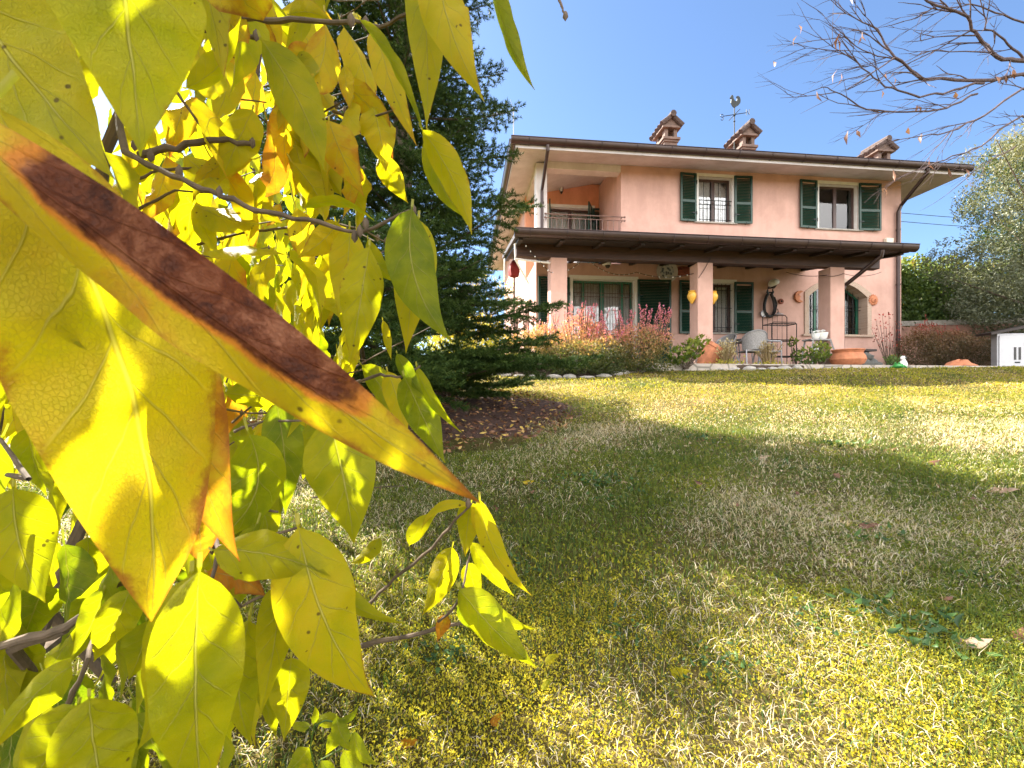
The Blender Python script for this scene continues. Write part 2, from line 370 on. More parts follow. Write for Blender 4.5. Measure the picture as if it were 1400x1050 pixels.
for i in range(14):
    x = EX0+.3+i*(EX1-EX0-.6)/13; b.tube([(x, EY0-.02, ZE+.215), (x, EY0-.17, ZE+.215), (x, EY0-.185, ZE+.15), (x, EY0-.12, ZE+.055), (x, EY0-.02, ZE+.07)], .008, 5)
b.build('gutter', M['gutter'], roof, smooth=True)
def downpipe(pts, r=.045, rings=(), parent=house):
    b = B(); b.tube(pts, r, 10)
    for p in rings: b.tube([(p[0], p[1], p[2]-.02), (p[0], p[1], p[2]+.02)], r+.012, 10)
    return b.build('downpipe', M['gutter'], parent, smooth=True)
uL = hu(741, .06)
downpipe([(hu(748.5, .9), EY0-.09, ZE+.07), (hu(748.5, .9), EY0-.09, ZE-.05), (uL, -.07, ZE-.62), (uL, -.07, ZE-.8), (uL, -.07, 3.02)], .042, [(uL, -.07, 4.5), (uL, -.07, 3.3)])
uR = hu(1228, .08)
downpipe([(hu(1268, .93), EY0-.09, ZE+.07), (hu(1268, .93), EY0-.09, ZE-.02), (uR+.08, -.1, ZE-.55), (uR, -.08, ZE-.75), (uR, -.08, .02)], .048, [(uR, -.08, 4.2), (uR, -.08, 2.6), (uR, -.08, 1.0)])
# ------------------------------------------------------------------ chimneys
def chimney(px, w, wd_, ztop, label=None):
    u = hu(px, w)
    t = B().box(u-wd_/2, u+wd_/2, -w-.32, -w+.32, 6.0, ztop-.78).build('chimney', M['chim'], house, bevel=.01)
    h = wd_/2
    b = B(); b.box(u-h-.07, u+h+.07, -w-.40, -w+.40, ztop-.778, ztop-.70); b.box(u-h-.03, u+h+.03, -w-.36, -w+.36, ztop-.84, ztop-.782)
    for sx in (-1, 1):
        for sy in (-1, 1): b.box(u+sx*h*.95, u+sx*h*.45, -w+sy*.33, -w+sy*.15, ztop-.698, ztop-.42)
    b.box(u-h*.5, u+h*.5, -w-.1, -w+.1, ztop-.698, ztop-.42)
    b.box(u-h-.09, u+h+.09, -w-.42, -w+.42, ztop-.418, ztop-.35)
    b.prism([(u-h-.06, ztop-.348), (u+h+.06, ztop-.348), (u, ztop-.10)], -w-.38, -w+.38); b.build('chimney_head', M['chim'], t, bevel=.005)
    b = B()
    for s in (-1, 1):
        for k in range(5):
            y = -w-.42+k*.21; b.tube([(u+s*.02, y, ztop-.05), (u+s*(h+.13), y+random.uniform(-.02, .02), ztop-.33+random.uniform(-.02, .02))], [.07, .085], 8)
    b.tube([(u, -w-.52, ztop-.02), (u, -w, ztop), (u, -w+.5, ztop)], .1, 9); b.build('chimney_tiles', M['tiledark'], t, smooth=True)
    return t
def ztop(px, py, w): return hz(px, py, w)-.29
chimney(911, -2.2, .44, ztop(911, 155, -2.2)); c2 = chimney(1015, -2.2, .44, ztop(1015, 166, -2.2)); chimney(1197, -2.4, .5, ztop(1197, 188, -2.4))
# ------------------------------------------------------------------ windows, shutters
def shutter(u0, u1, z0, z1, y=-.05, ang=0, hinge='l', mat='green', rails=(.42,)):
    b = B(); w_ = u1-u0; h = z1-z0; fr = .055; th = .038
    b.box(0, fr, 0, th, 0, h); b.box(w_-fr, w_, 0, th, 0, h); b.box(fr, w_-fr, .001, th-.001, 0, fr); b.box(fr, w_-fr, .001, th-.001, h-fr, h)
    cuts = [fr]+[h*r for r in rails]+[h-fr]
    for r in rails: b.box(fr, w_-fr, .001, th-.001, h*r-.035, h*r+.035)
    for a, c in zip(cuts[:-1], cuts[1:]):
        zz = a+(.05 if a != fr else .01); e = c-.045
        while zz < e:
            b.add([(fr, .004, zz), (w_-fr, .004, zz), (w_-fr, .034, zz+.042), (fr, .034, zz+.042), (fr, .012, zz), (w_-fr, .012, zz), (w_-fr, .037, zz+.036), (fr, .037, zz+.036)],
                  [(0, 1, 2, 3), (7, 6, 5, 4), (0, 4, 5, 1), (3, 2, 6, 7)]); zz += .043
    o = b.build('shutter', M[mat], house)
    if hinge == 'l': o.location = (u0, y, z0); o.rotation_euler = (0, 0, -ang)
    else:
        o.location = (u1, y, z0); o.rotation_euler = (0, 0, ang)
        for v in o.data.vertices: v.co.x -= w_
    for zz in (h*.18, h*.82):
        b = B(); x = .0; b.tube([(x, .0, zz-.05), (x, .0, zz+.05)], .012, 6); b.box(x-.01, x+(.14 if hinge == 'l' else -.14), -.004, .0015, zz-.015, zz+.015)
        b.build('hinge', M['iron'], o)
    b = B(); x = w_*.6*(1 if hinge == 'l' else -1); b.tube([(x, .03, -.03), (x, -.03, -.03), (x, -.045, .02)], .009, 5); b.build('shutter_catch', M['iron'], o)
    return o
def window(r, fmat='brownframe', leaves=2, sur=.09, setback=.13, cur=True, rail=None, sill=True, arch=None, top=None, clothes=None):
    u0, u1, z0, z1 = r
    b = B()    # surround (proud border and painted reveal)
    for x0, x1, a, c in ((u0-sur, u0, z0, z1+sur), (u1, u1+sur, z0, z1+sur), (u0, u1, z1, z1+sur)): b.box(x0, x1, -.012, .02, a, c)
    b.box(u0+.0, u0+.012, .022, setback, z0, z1); b.box(u1-.012, u1, .022, setback, z0, z1); b.box(u0+.013, u1-.013, .022, setback, z1-.012, z1)
    b.build('window_surround', M['white'], house)
    if sill: B().box(u0-.14, u1+.14, -.05, setback, z0-.045, z0-.001).build('window_sill', M['stone'], house, bevel=.006)
    u0 += .013; u1 -= .013; z1 -= .013
    b = B(); y0, y1 = setback+.001, setback+.055; f = .055
    b.box(u0, u0+f, y0, y1, z0, z1); b.box(u1-f, u1, y0, y1, z0, z1); b.box(u0+f, u1-f, y0+.001, y1-.001, z1-f, z1); b.box(u0+f, u1-f, y0+.001, y1-.001, z0, z0+f)
    wdt = (u1-u0)/leaves
    for i in range(1, leaves): x = u0+i*wdt; b.box(x-.05, x+.05, y0-.004, y1-.004, z0+f, z1-f)
    if rail: b.box(u0+f, u1-f, y0+.002, y1-.002, rail-.04, rail+.04)
    wf = b.build('window_frame', M[fmat], house, bevel=.004)
    for i in range(leaves):
        B().box(u0+i*wdt+.04, u0+(i+1)*wdt-.04, y0+.022, y0+.028, z0+.05, z1-.05).build('pane', M['glass'], wf)
    if cur:
        for i in range(leaves):
            a, c = u0+i*wdt+.06, u0+(i+1)*wdt-.06; nn = 24; vs = []; 
            for k in range(nn+1):
                x = a+(c-a)*k/nn; y = y1+.012+.005*math.sin(k*1.1); vs += [(x, y, z0+.06), (x, y, z1-.06)]
            B().add(vs, [(2*k, 2*k+2, 2*k+3, 2*k+1) for k in range(nn)]).build('curtain', M['curtain'], wf, smooth=True)
    return wf
w = window(W1); window(W2, leaves=2)
# iron railing across the lower half of the middle window
b = B(); u0, u1, z0, z1 = W1; zt = z0+.62
b.tube([(u0, .03, zt), (u1, .03, zt)], .012, 6); b.tube([(u0, .03, zt-.12), (u1, .03, zt-.12)], .009, 6); b.tube([(u0, .03, z0+.08), (u1, .03, z0+.08)], .009, 6)
for i in range(9): x = u0+(i+.5)*(u1-u0)/9; b.tube([(x, .03, z0+.02), (x, .03, zt+(.5 if i % 2 else .0))], .008, 5)
b.build('window_railing', M['iron'], house)
for a, c, top, bot, h in ((930, 952.5, 236, 302, 'r'), (1004.5, 1028, 240, 306, 'l'), (1093.5, 1117.5, 246.5, 310.5, 'r'), (1175, 1203.5, 251, 314, 'l')):
    za, zb = hz(c, bot, 0), hz(c, top, 0)
    shutter(hu(a, .05), hu(c, .05), W1[2]-.02 if c < 1050 else W2[2]-.02, W1[3]+.05 if c < 1050 else W2[3]+.06, -.06, R(3), h)
# ground floor french door
window(tuple(D1), 'gframe', 2, .10, .16, sill=False, rail=1.0)
b = B(); u0, u1, z0, z1 = D1
for x in (u0+.32, u1-.32): b.box(x-.035, x+.035, .14, .16, z0, z1-.02)
mid = (u0+u1)/2; b.box(mid-.07, mid-.01, .12, .158, z0, z1-.02)
b.build('door_stiles', M['gframe'], house)
b = B()
for i in range(22):
    x = u0+.06+i*(u1-u0-.12)/21; b.tube([(x, .10, z0+.02), (x, .10, z1-.05)], .006, 5)
for zz in (z0+.15, z0+1.0, z0+1.1, z1-.35, z1-.45): b.tube([(u0+.02, .10, zz), (u1-.02, .10, zz)], .008, 5)
b.build('door_grille', M['bars'], house)
shutter(hu(872, .05), hu(917, .05), .06, D1[3]+.02, -.06, R(2), 'l', rails=(.45,)); shutter(hu(736, .05), hu(779, .05), .06, D1[3]+.02, -.06, R(2), 'r', rails=(.45,))
window(D2, 'brownframe', 2, .1, .14)
shutter(hu(1004.5, .05), hu(1029.7, .05), D2[2]-.02, D2[3]+.03, -.06, R(2), 'l'); shutter(hu(929, .05), hu(953.5, .05), D2[2]-.05, D2[3]+.03, -.06, R(2), 'r')
b = B(); u0, u1, z0, z1 = D2
for i in range(8): x = u0+(i+.5)*(u1-u0)/8; b.tube([(x, .05, z0), (x, .05, z1)], .008, 5)
for zz in (z0+.15, z0+.7, z1-.2): b.tube([(u0, .05, zz), (u1, .05, zz)], .008, 5)
b.build('window_grille', M['iron'], house)
# loggia door with its open shutters
window(tuple(LD), 'brownframe', 2, .1, .12, sill=False)
for o in house.children:
    if o.name.startswith(('window_surround', 'window_frame')) and abs(max(v.co.z for v in o.data.vertices)-(LD[3]+.1)) < .12 and min(v.co.x for v in o.data.vertices) < 1.5 and min(v.co.z for v in o.data.vertices) > 2.5: o.location.y = 2.0
s = shutter(LD[1]+.02, LD[1]+.52, LD[2], LD[3], 1.93, R(4), 'l'); s = shutter(LD[1]-.5, LD[1], LD[2], LD[3]+.0, 1.9, R(62), 'r')
s = shutter(LD[0]-.5, LD[0], LD[2], LD[3], 1.9, R(78), 'r')
# arched brick window
b = B(); rw = .13
outer = [((au0+au1)/2+(i/n*2-1)*(au1-au0+2*rw)/2, az1+rw-rise*1.02*(i/n*2-1)**2) for i in range(n+1)]
ring = [(au0-rw, az0)]+outer+[(au1+rw, az0)]; inn = [(au0, az0)]+arc+[(au1, az0)]
m_ = len(ring); vs = [(x, -.03, z) for x, z in ring]+[(x, -.03, z) for x, z in inn]+[(x, .03, z) for x, z in ring]+[(x, .28, z) for x, z in inn]
fs = []
for i in range(m_-1): fs += [(i, i+1, m_+i+1, m_+i), (i, 2*m_+i, 2*m_+i+1, i+1), (m_+i, m_+i+1, 3*m_+i+1, 3*m_+i)]
for v in range(m_, 2*m_): pass
b.add(vs, fs); 
b.v = [(x, y, z) if not (abs(y-.28) < 1e-6) else (x+(.004 if x < (au0+au1)/2 else -.004), y, z-.004) for x, y, z in b.v]
b.v = [(x+(.003 if (i >= m_ and i < 2*m_ and x < (au0+au1)/2) else -.003 if (m_ <= i < 2*m_) else 0), y, z) for i, (x, y, z) in enumerate(b.v)]
b.build('brick_arch', M['brick'], house)
B().box(au0-.2, au1+.2, -.07, .28, az0-.06, az0-.001).build('window_sill', M['brick'], house)
b = B(); yf = .285; f = .06
b.box(au0, au0+f, yf, yf+.05, az0, az1-rise+.05); b.box(au1-f, au1, yf, yf+.05, az0, az1-rise+.05); b.box(au0+f, au1-f, yf+.001, yf+.049, az0, az0+f)
for k in range(1, 4): x = au0+k*(au1-au0)/4; b.box(x-.04, x+.04, yf-.002, yf+.048, az0+f, az1-(.05 if k == 2 else .13))
for i in range(n):
    (x0, q0), (x1, q1) = arc[i], arc[i+1]; b.add([(x0, yf, q0), (x1, yf, q1), (x1, yf, q1-f), (x0, yf, q0-f), (x0, yf+.05, q0), (x1, yf+.05, q1), (x1, yf+.05, q1-f), (x0, yf+.05, q0-f)], [(0, 1, 2, 3), (7, 6, 5, 4), (3, 2, 6, 7)])
wf = b.build('window_frame', M['gframe'], house)
B().prism([(au0+.02, az0+.02)]+[(x, z-.02) for x, z in arc[1:-1]]+[(au1-.02, az0+.02)], yf+.024, yf+.03).build('pane', M['glass'], wf)
b = B()
for i in range(11):
    x = au0+(i+.5)*(au1-au0)/11; t = (x-(au0+au1)/2)/((au1-au0)/2); b.tube([(x, .2, az0), (x, .2, az1-rise*t*t)], .009, 5)
for zz in (az0+.2, az0+.75, az0+.85): b.tube([(au0, .2, zz), (au1, .2, zz)], .009, 5)
b.build('window_grille', M['iron'], house)
nn = 20; vs = []
for k in range(nn+1): x = au0+.1+k*.75/nn; vs += [(x, yf+.07+.008*math.sin(k*1.1), az0+.1), (x, yf+.07+.008*math.sin(k*1.1), az1-.25)]
B().add(vs, [(2*k, 2*k+2, 2*k+3, 2*k+1) for k in range(nn)]).build('curtain', M['white'], wf, smooth=True)
# plinth
b = B()
for a, c in ((0, D1[0]-.12), (D1[1]+.12, HL)): b.box(a, c, -.025, -.001, -.1, .13)
b.box(-.025, -.001, -.025, 1.15, -.1, .13); b.box(-.025, -.001, 2.15, DEPTH, -.1, .13); b.build('plinth', M['terradark'], house)
# side door
B().box(.1, .15, SDW[0], SDW[1], SDW[2], SDW[3]).build('side_door', M['brownframe'], house)
B().box(.1, .15, 4, 5, 1, 2.2).build('window_pane', M['glass'], house); B().box(.1, .15, 4, 5, 3.9, 5.2).build('window_pane', M['glass'], house)
# loggia railing
b = B(); r0, r1 = hu(745.5, .12), hu(854, .12); yy = -.12; zt = hz(800, 294.5, .12)
for zz, r in ((zt, .014), (zt-.1, .011), (ZL+.12, .011)): b.tube([(r0, yy, zz), (r1, yy, zz)], r, 6)
for i in range(1, 14): x = r0+i*(r1-r0)/14; b.tube([(x, yy, ZL+.12), (x, yy, zt-.1)], .008, 5)
for zz in (zt, zt-.1, ZL+.12):
    for x in (r0, r1): b.lathe([(0.001, -.03), (.022, -.02), (.03, 0), (.022, .02), (.001, .03)], (x, yy, zz), 8, 'x')
    b.tube([(r1-.06, yy, zz), (r1-.06, 0.01, zz)], .01, 5); b.tube([(r0+.04, yy, zz), (r0+.04, .01, zz)], .01, 5)
b.build('balcony_railing', M['bars'], house)
# ------------------------------------------------------------------ porch
PW = 2.35                                   # front face of the pillars
PT = .36
GWE = 2.95
Z_B0, Z_B1 = hz(1000, 360, PW), hz(1000, 348, PW)+.04
P_U0, P_U1 = hu(704, GWE), hu(1243, GWE)
b = B()
for pxl in (753, 954, 1135.5):
    pass
for k, pxl in enumerate((753, 954, 1135.5)):
    u = hu(pxl, PW); b = B().box(u, u+PT, -PW, -PW+PT, -.3, Z_B0-.002)
    o = b.build('pillar', M['pink'], house, bevel=.012)
    if k == 1: U_P2 = u
    if k == 2: U_P3 = u
    if k == 0: U_P1 = u
bu1 = hu(1205, PW)
B().box(P_U0+.1, bu1, -PW+.03, -PW+.21, Z_B0, Z_B0+.30).build('porch_beam', M['beam'], house, bevel=.015)
b = B()
ZF = hz(900, 326+6, GWE)     # underside of the porch eave
rise_ = .16
def zr(w): return ZF+(GWE-w)*rise_
nr = 11
for i in range(nr):
    x = P_U0+.12+i*(P_U1-P_U0-.24)/(nr-1); r = .07
    b.prism([(-GWE+.05, zr(GWE-.05)-.04), (-GWE+.22, zr(GWE-.22)-.06), (-.01, zr(0)-.06), (-.01, zr(0)-.002), (-GWE+.05, zr(GWE-.05)-.002)], x-.045, x+.045, 'yz')
b.build('porch_rafters', M['dwood'], house)
pr = B().prism([(-GWE, zr(GWE)), (-.005, zr(0)), (-.005, zr(0)+.09), (-GWE, zr(GWE)+.09)], P_U0, P_U1, 'yz').build('porch_roof', M['dwood'], house)
b = B().prism([(p[0]-GWE-.002, p[1]+ZF+.085) for p in gutter_prof(0, 0)], P_U0-.02, P_U1+.1, 'yz')
for i in range(12):
    x = P_U0+.3+i*(P_U1-P_U0-.6)/11; b.tube([(x, -GWE, ZF+.148), (x, -GWE-.145, ZF+.148), (x, -GWE-.16, ZF+.08), (x, -GWE-.1, ZF-.01), (x, -GWE, ZF+.01)], .007, 5)
b.build('gutter', M['gutter'], pr, smooth=True)
b = B()
for i in range(int((P_U1-P_U0)/.2)):
    x = P_U0+(i+.5)*.2; b.tube([(x, -GWE-.03, zr(GWE)+.13), (x, -.01, zr(0)+.13)], .07, 8)
b.build('roof_tile_courses', M['tile'], pr, smooth=True)
gx = hu(1206, GWE+.08)
downpipe([(gx, -GWE-.08, ZF-.0), (gx, -GWE-.07, ZF-.12), (U_P3+PT+.12, -PW+.1, Z_B0-.38), (U_P3+PT+.055, -PW+.12, Z_B0-.5), (U_P3+PT+.055, -PW+.12, .02)], .045, [(U_P3+PT+.055, -PW+.12, 1.2)])
b = B(); x = hu(704, 2.5); zt_ = hz(704, 334, 2.5); zb_ = hz(704, 354, 2.5)
b.tube([(x+.1, -2.6, zt_+.02), (x, -2.5, zt_), (x, -2.5, zb_), (U_P1, -2.3, zb_)], .022, 8); b.tube([(x, -2.5, zb_), (x+.35, -2.1, zb_-.4)], .02, 8); 
B().tube([(x-.1, -1.2, zt_+.1), (x-.1, -1.2, zb_-.1)], .02, 8).build('white_pipe', M['white'], house, smooth=True)
b.build('white_pipe', M['white'], house, smooth=True)
# ------------------------------------------------------------------ things on and about the house
def hthing(name, label, cat, u, w, z, rz=0, group=None): return thing(name, label, cat, hw(u, w, z), TH+rz, group)
# weather vane
u, _ = hp(1004, 180, -2.2); t = hthing('weather_vane', 'black iron weather vane with a rooster on top, rising beside the middle chimney', 'weather vane', u, -2.2, 6.3)
zz = lambda py: hz(1004, py, -2.2)-6.3
b = B(); b.tube([(0, 0, 0), (0, 0, zz(146))], .018, 8); b.lathe([(.01, -.05), (.04, 0), (.01, .05)], (0, 0, zz(158)), 10); b.lathe([(.01, -.04), (.035, 0), (.01, .04)], (0, 0, zz(166)), 10); b.build('pole', M['iron'], t)
b = B(); za = zz(157); b.tube([(-.42, 0, za-.08), (.42, 0, za+.10)], .012, 6); b.tube([(0, -.3, za), (0, .3, za)], .012, 6)
b.tube([(-.44+.05*math.cos(q), 0, za-.06+.05*math.sin(q)) for q in np.linspace(.3, 4.4, 8)]+[(-.44+.05*math.cos(q), 0, za-.16+.05*math.sin(q)) for q in np.linspace(1.5, -2.6, 8)], .011, 5)
b.tube([(.43, 0, za+.02), (.43, 0, za+.2), (.53, 0, za+.04), (.53, 0, za+.22)], .012, 5); b.build('compass_arms', M['iron'], t)
rp = [(-.17, .30), (-.13, .36), (-.11, .40), (-.07, .41), (-.04, .37), (-.03, .30), (.02, .22), (.08, .22), (.10, .30), (.06, .36), (.12, .40), (.19, .36), (.22, .27), (.21, .17), (.15, .09), (.06, .03), (.02, 0), (-.03, 0), (-.08, .05), (-.13, .14), (-.12, .22), (-.11, .28)]
b = B(); b.prism([(x, z+zz(147)) for x, z in rp], -.012, .012); b.build('rooster', M['iron'], t)
# tv antenna
u, _ = hp(702, 160, -3.2); t = hthing('tv_antenna', 'thin metal television antenna standing on the left end of the roof', 'antenna', u, -3.2, 5.6)
f = lambda py: hz(702, py, -3.2)-5.6
b = B().tube([(0, 0, 0), (0, 0, f(148))], .018, 6).build('mast', M['gmetal'], t)
b = B(); b.tube([(-.75, -.2, f(163)), (.04, 0, f(151))], .014, 5)
for i in range(11): q = i/10; x, y, z = -.75+.75*q, -.2+.2*q, f(163)+(f(151)-f(163))*q; b.tube([(x+.02, y-.09, z+.05), (x-.02, y+.09, z-.05)], .006, 4)
for s in (-1, 1): b.tube([(0, 0, f(151)), (-.12, -.12*s, f(151)+.28*s)], .007, 4)
b.build('aerial', M['gmetal'], t)
# wall lantern in the loggia
def onwall(name, label, cat, px, py, w, rz=0, group=None): u, z = hp(px, py, w); return hthing(name, label, cat, u, w, z, rz, group)
t = onwall('wall_lantern', 'small black iron lantern on the orange wall inside the upstairs balcony', 'lantern', 767.5, 257, -1.86)
b = B(); b.tube([(0, .14, -.02), (0, .05, -.12), (0, 0, .15)], .01, 5); b.lathe([(.005, .2), (.02, .16), (.08, .1), (.085, .085), (.005, .085)], (0, 0, 0), 6); b.lathe([(.003, -.2), (.03, -.16), (.045, -.12), (.003, -.12)], (0, 0, 0), 6)
for k in range(6): q = k*PI/3; b.tube([(.08*math.cos(q), .08*math.sin(q), .09), (.045*math.cos(q), .045*math.sin(q), -.13)], .006, 4)
b.build('lantern_frame', M['iron'], t); B().lathe([(.04, -.12), (.07, .08)], (0, 0, 0), 6).build('lantern_glass', M['glassw'], t)
# alarm box
t = onwall('alarm_box', 'cream plastic alarm box on the pink wall under the right upstairs window', 'alarm box', 1215, 332, .06)
B().prism([(-.10, -.15), (.10, -.15), (.12, .13), (-.12, .13)], -.05, .055).build('box', M['plastic'], t, bevel=.012); B().box(-.07, .07, -.045, .05, -.2, -.152).build('siren_grille', M['black'], t)
# dome camera
t = onwall('dome_camera', 'white dome camera with a black lens under the beam, above the french door', 'camera', 829.5, 362, .12)
B().lathe([(.001, .09), (.11, .085), (.12, .0), (.10, -.02), (.001, -.02)], (0, 0, 0), 18).build('housing', M['white'], t, smooth=True); B().lathe([(.001, -.10), (.04, -.09), (.065, -.05), (.07, -.021), (.001, -.021)], (.02, -.02, 0), 14).build('lens_dome', M['black'], t, smooth=True)
B().tube([(0, .11, .05), (0, 0, .06)], .03, 8).build('bracket', M['white'], t)
# round wall plate and hat
t = onwall('wall_plate', 'round white wall plate with a dark patterned centre, near the middle pillar', 'plate', 912, 371, .05)
B().lathe([(.001, .0), (.28, .0), (.31, .03), (.30, .045), (.2, .02), (.001, .02)], (0, .02, 0), 32, 'y').build('rim', M['cream'], t, smooth=True)
def platem():
    tt = NT('plate_pattern'); v = tt.n('ShaderNodeTexVoronoi', i_Scale=13.0); tc = tt.n('ShaderNodeTexCoord'); tt.l(tc.outputs['Object'], v.inputs['Vector'])
    return tt.done(tt.pbr(tt.ramp(v.outputs['Distance'], [(.2, (.05, .06, .08)), (.45, (.3, .33, .36)), (.6, (.5, .48, .42))]), .3))
B().lathe([(.001, .0), (.195, .0), (.195, .004), (.001, .004)], (0, -.001, 0), 28, 'y').build('painted_centre', platem(), t)
t = onwall('straw_hat', 'dark brown straw hat hanging on the porch wall right of the white plate', 'hat', 935, 370.5, .06)
b = B(); b.lathe([(.001, .12), (.10, .11), (.13, .02), (.27, .0), (.27, .012), (.001, .012)], (0, .03, 0), 24, 'y'); o = b.build('hat', M['terradark'], t, smooth=True); o.scale = (1, 1, .5)
# wall lamp
t = onwall('wall_lamp', 'white glass oval wall lamp with a black base, above the horse collar', 'lamp', 1058, 388, .16)
b = B(); b.lathe([(.001, .13), (.08, .12), (.14, .06), (.15, 0), (.12, -.05), (.001, -.06)], (0, 0, 0), 18); o = b.build('lamp_globe', M['glassw'], t, smooth=True); o.rotation_euler = (0, R(-25), 0)
b = B(); b.lathe([(.001, -.14), (.05, -.12), (.09, -.055), (.001, -.05)], (-.02, 0, 0), 12); b.tube([(-.02, 0, -.1), (-.05, .15, -.08)], .03, 8); b.build('lamp_base', M['black'], t, smooth=True)
# horse collar
t = onwall('horse_collar', 'dark leather horse collar with two pointed horns hung on the pink porch wall', 'horse collar', 1052, 416, .07)
b = B(); ring = []
for k in range(25):
    q = PI*.5+.25+(2*PI-.5)*k/24; ring.append((.155*math.cos(q)*(1-.25*math.sin(q)), 0, .33*math.sin(q)-.02))
b.tube(ring, [.03]+[.042]*23+[.03], 8); b.build('collar_ring', M['black'], t, smooth=True)
b = B()
for s in (-1, 1): b.tube([(s*.05, -.02, .27), (s*.09, -.03, .34), (s*.07, -.03, .43)], [.03, .028, .008], 7); b.tube([(s*.12, -.05, .2), (s*.19, -.05, 0), (s*.15, -.05, -.22), (s*.08, -.05, -.3)], .016, 6)
b.tube([(-.07, -.03, .33), (.07, -.03, .33)], .02, 6); b.build('hames', M['iron'], t, smooth=True)
t = onwall('wall_dial', 'small round white dial on the wall at the lower left of the horse collar', 'dial', 1044, 429, .06)
B().lathe([(.001, 0), (.09, 0), (.09, .05), (.07, .05), (.068, .04), (.001, .04)], (0, .03, 0), 20, 'y').build('dial_rim', M['gmetal'], t); B().lathe([(.001, 0), (.064, 0), (.064, .003), (.001, .003)], (0, -.013, 0), 20, 'y').build('dial_face', M['white'], t)
t = onwall('metal_cap', 'shallow pale metal lid on the wall at the lower right of the horse collar', 'lid', 1064, 430, .1)
B().lathe([(.001, .07), (.03, .065), (.05, .03), (.13, .0), (.13, -.012), (.001, -.01)], (0, 0, 0), 20).build('lid', M['gmetal'], t, smooth=True); B().tube([(0, 0, .06), (0, .02, .16), (0, .08, .16)], .01, 6).build('hook', M['iron'], t)
t = onwall('wall_disc', 'small dark brown disc ornament on the wall right of the horse collar', 'ornament', 1068, 412, .04)
B().lathe([(.001, -.03), (.07, -.03), (.08, .0), (.06, .025), (.001, .01)], (0, 0, 0), 18, 'y').build('disc', M['terradark'], t, smooth=True); B().lathe([(.001, .0), (.03, 0), (.001, .03)], (0, -.025, 0), 10, 'y').build('boss', M['iron'], t)
# terracotta moon and sun
t = onwall('moon_ornament', 'terracotta crescent moon with a face, on the wall left of the arched window', 'ornament', 1094, 405.5, .04)
po = [(.17*math.cos(a), .17*math.sin(a)) for a in np.linspace(R(65), R(295), 18)]; pi_ = [(.055+.105*math.cos(a), .12*math.sin(a)) for a in np.linspace(R(285), R(75), 10)]
prof = [(.055+.0*0, -.12)]; face = [(-.035, -.08), (-.02, -.05), (-.035, -.03), (.02, -.01), (-.03, .03), (-.045, .05), (-.02, .08)]
B().prism([(x, z) for x, z in po]+[(.06, -.13)]+face+[(.05, .13)], -.025, .03).build('moon', M['terra'], t, bevel=.008); B().lathe([(.001, -.01), (.014, 0), (.001, .012)], (-.07, -.028, .05), 8, 'y').build('eye', M['terradark'], t)
t = onwall('sun_ornament', 'terracotta sun face with rays on the wall right of the arched window', 'ornament', 1194, 410, .04)
po = []
for k in range(32): q = PI*2*k/32; r = .165 if k % 2 == 0 else .12; po.append((r*math.cos(q), r*math.sin(q)))
B().prism(po, -.012, .03).build('rays', M['terra'], t); b = B(); b.lathe([(.001, .05), (.06, .04), (.09, .02), (.095, .0)], (0, -.01, 0), 20, 'y'); fc = b.build('face', M['terra'], t, smooth=True)
b = B()
for x in (-.035, .035): b.lathe([(.001, .01), (.013, .0)], (x, -.046, .025), 8, 'y')
b.tube([(0, -.06, .02), (0, -.068, -.015)], .01, 5); b.tube([(-.03, -.05, -.035), (0, -.056, -.045), (.03, -.05, -.035)], .007, 5); b.build('features', M['terradark'], t)
# yellow wall vases on the middle pillar
for s, px in ((-1, 944), (1, 976)):
    u = (U_P2 if s < 0 else U_P2+PT); t = hthing('wall_vase', 'yellow ceramic wall vase on the left side of the middle pillar' if s < 0 else 'yellow ceramic wall vase on the right side of the middle pillar', 'vase', u+s*.03, PW-.12, hz(945, 404, PW), 0, 'yellow vases on the pillar')
    b = B(); b.lathe([(.001, -.17), (.03, -.16), (.06, -.12), (.13, -.04), (.145, .03), (.11, .1), (.09, .11), (.115, .13), (.105, .14), (.075, .1), (.001, .05)], (s*.06, 0, 0), 16); b.v = [(x*.72, y*.72, z*.95) for x, y, z in b.v]; b.build('vase_body', M['yellow'], t, smooth=True)
    B().tube([(-s*.03, 0, .06), (s*.03, 0, .06)], .02, 6).build('bracket', M['iron'], t)
# string of lights under the porch eave
t = hthing('string_lights', 'string of tiny white bulbs sagging from the porch eave to the pillars', 'string lights', 0, PW, 2.2)
def cate(a, c, sag, n): return [tuple(a[i]+(c[i]-a[i])*k/n-(sag*4*(k/n)*(1-k/n) if i == 2 else 0) for i in range(3)) for k in range(n+1)]
def lp(px, py, w): u, z = hp(px, py, w); return (u, -w+PW, z-2.2)
segs = [(lp(716, 332, 2.8), lp(752, 372, 2.4), .02, 12), (lp(752, 372, 2.4), lp(800, 352, 1.6), .12, 14), (lp(800, 352, 1.6), lp(870, 372, 1.2), .2, 20), (lp(870, 372, 1.2), lp(955, 372, PW-.1), .12, 18), (lp(972, 352, PW+.02), lp(955, 380, PW+.02), .02, 6), (lp(1075, 372, 1.2), lp(1130, 376, 2.3), .06, 12), (lp(1130, 377, PW+.02), lp(1153, 374, PW+.02), .03, 8), (lp(1153, 374, PW+.02), lp(1205, 372, 1.6), .08, 10)]
b = B(); pts_all = []
for a, c, s_, n_ in segs: p = cate(a, c, s_, n_); b.tube(p, .006, 4); pts_all.append(p)
b.build('cable', M['iron'], t)
bulb = None
for p in pts_all[:4]:
    for q in p[1::2]:
        if bulb is None: bulb = B().lathe([(.002, .014), (.008, .006), (.012, -.008), (.007, -.018), (.002, -.022)], (0, 0, 0), 8).build('bulb', M['glassw'], t, smooth=True); bulb.location = q
        else: c = bulb.copy(); COL.objects.link(c); c.location = q
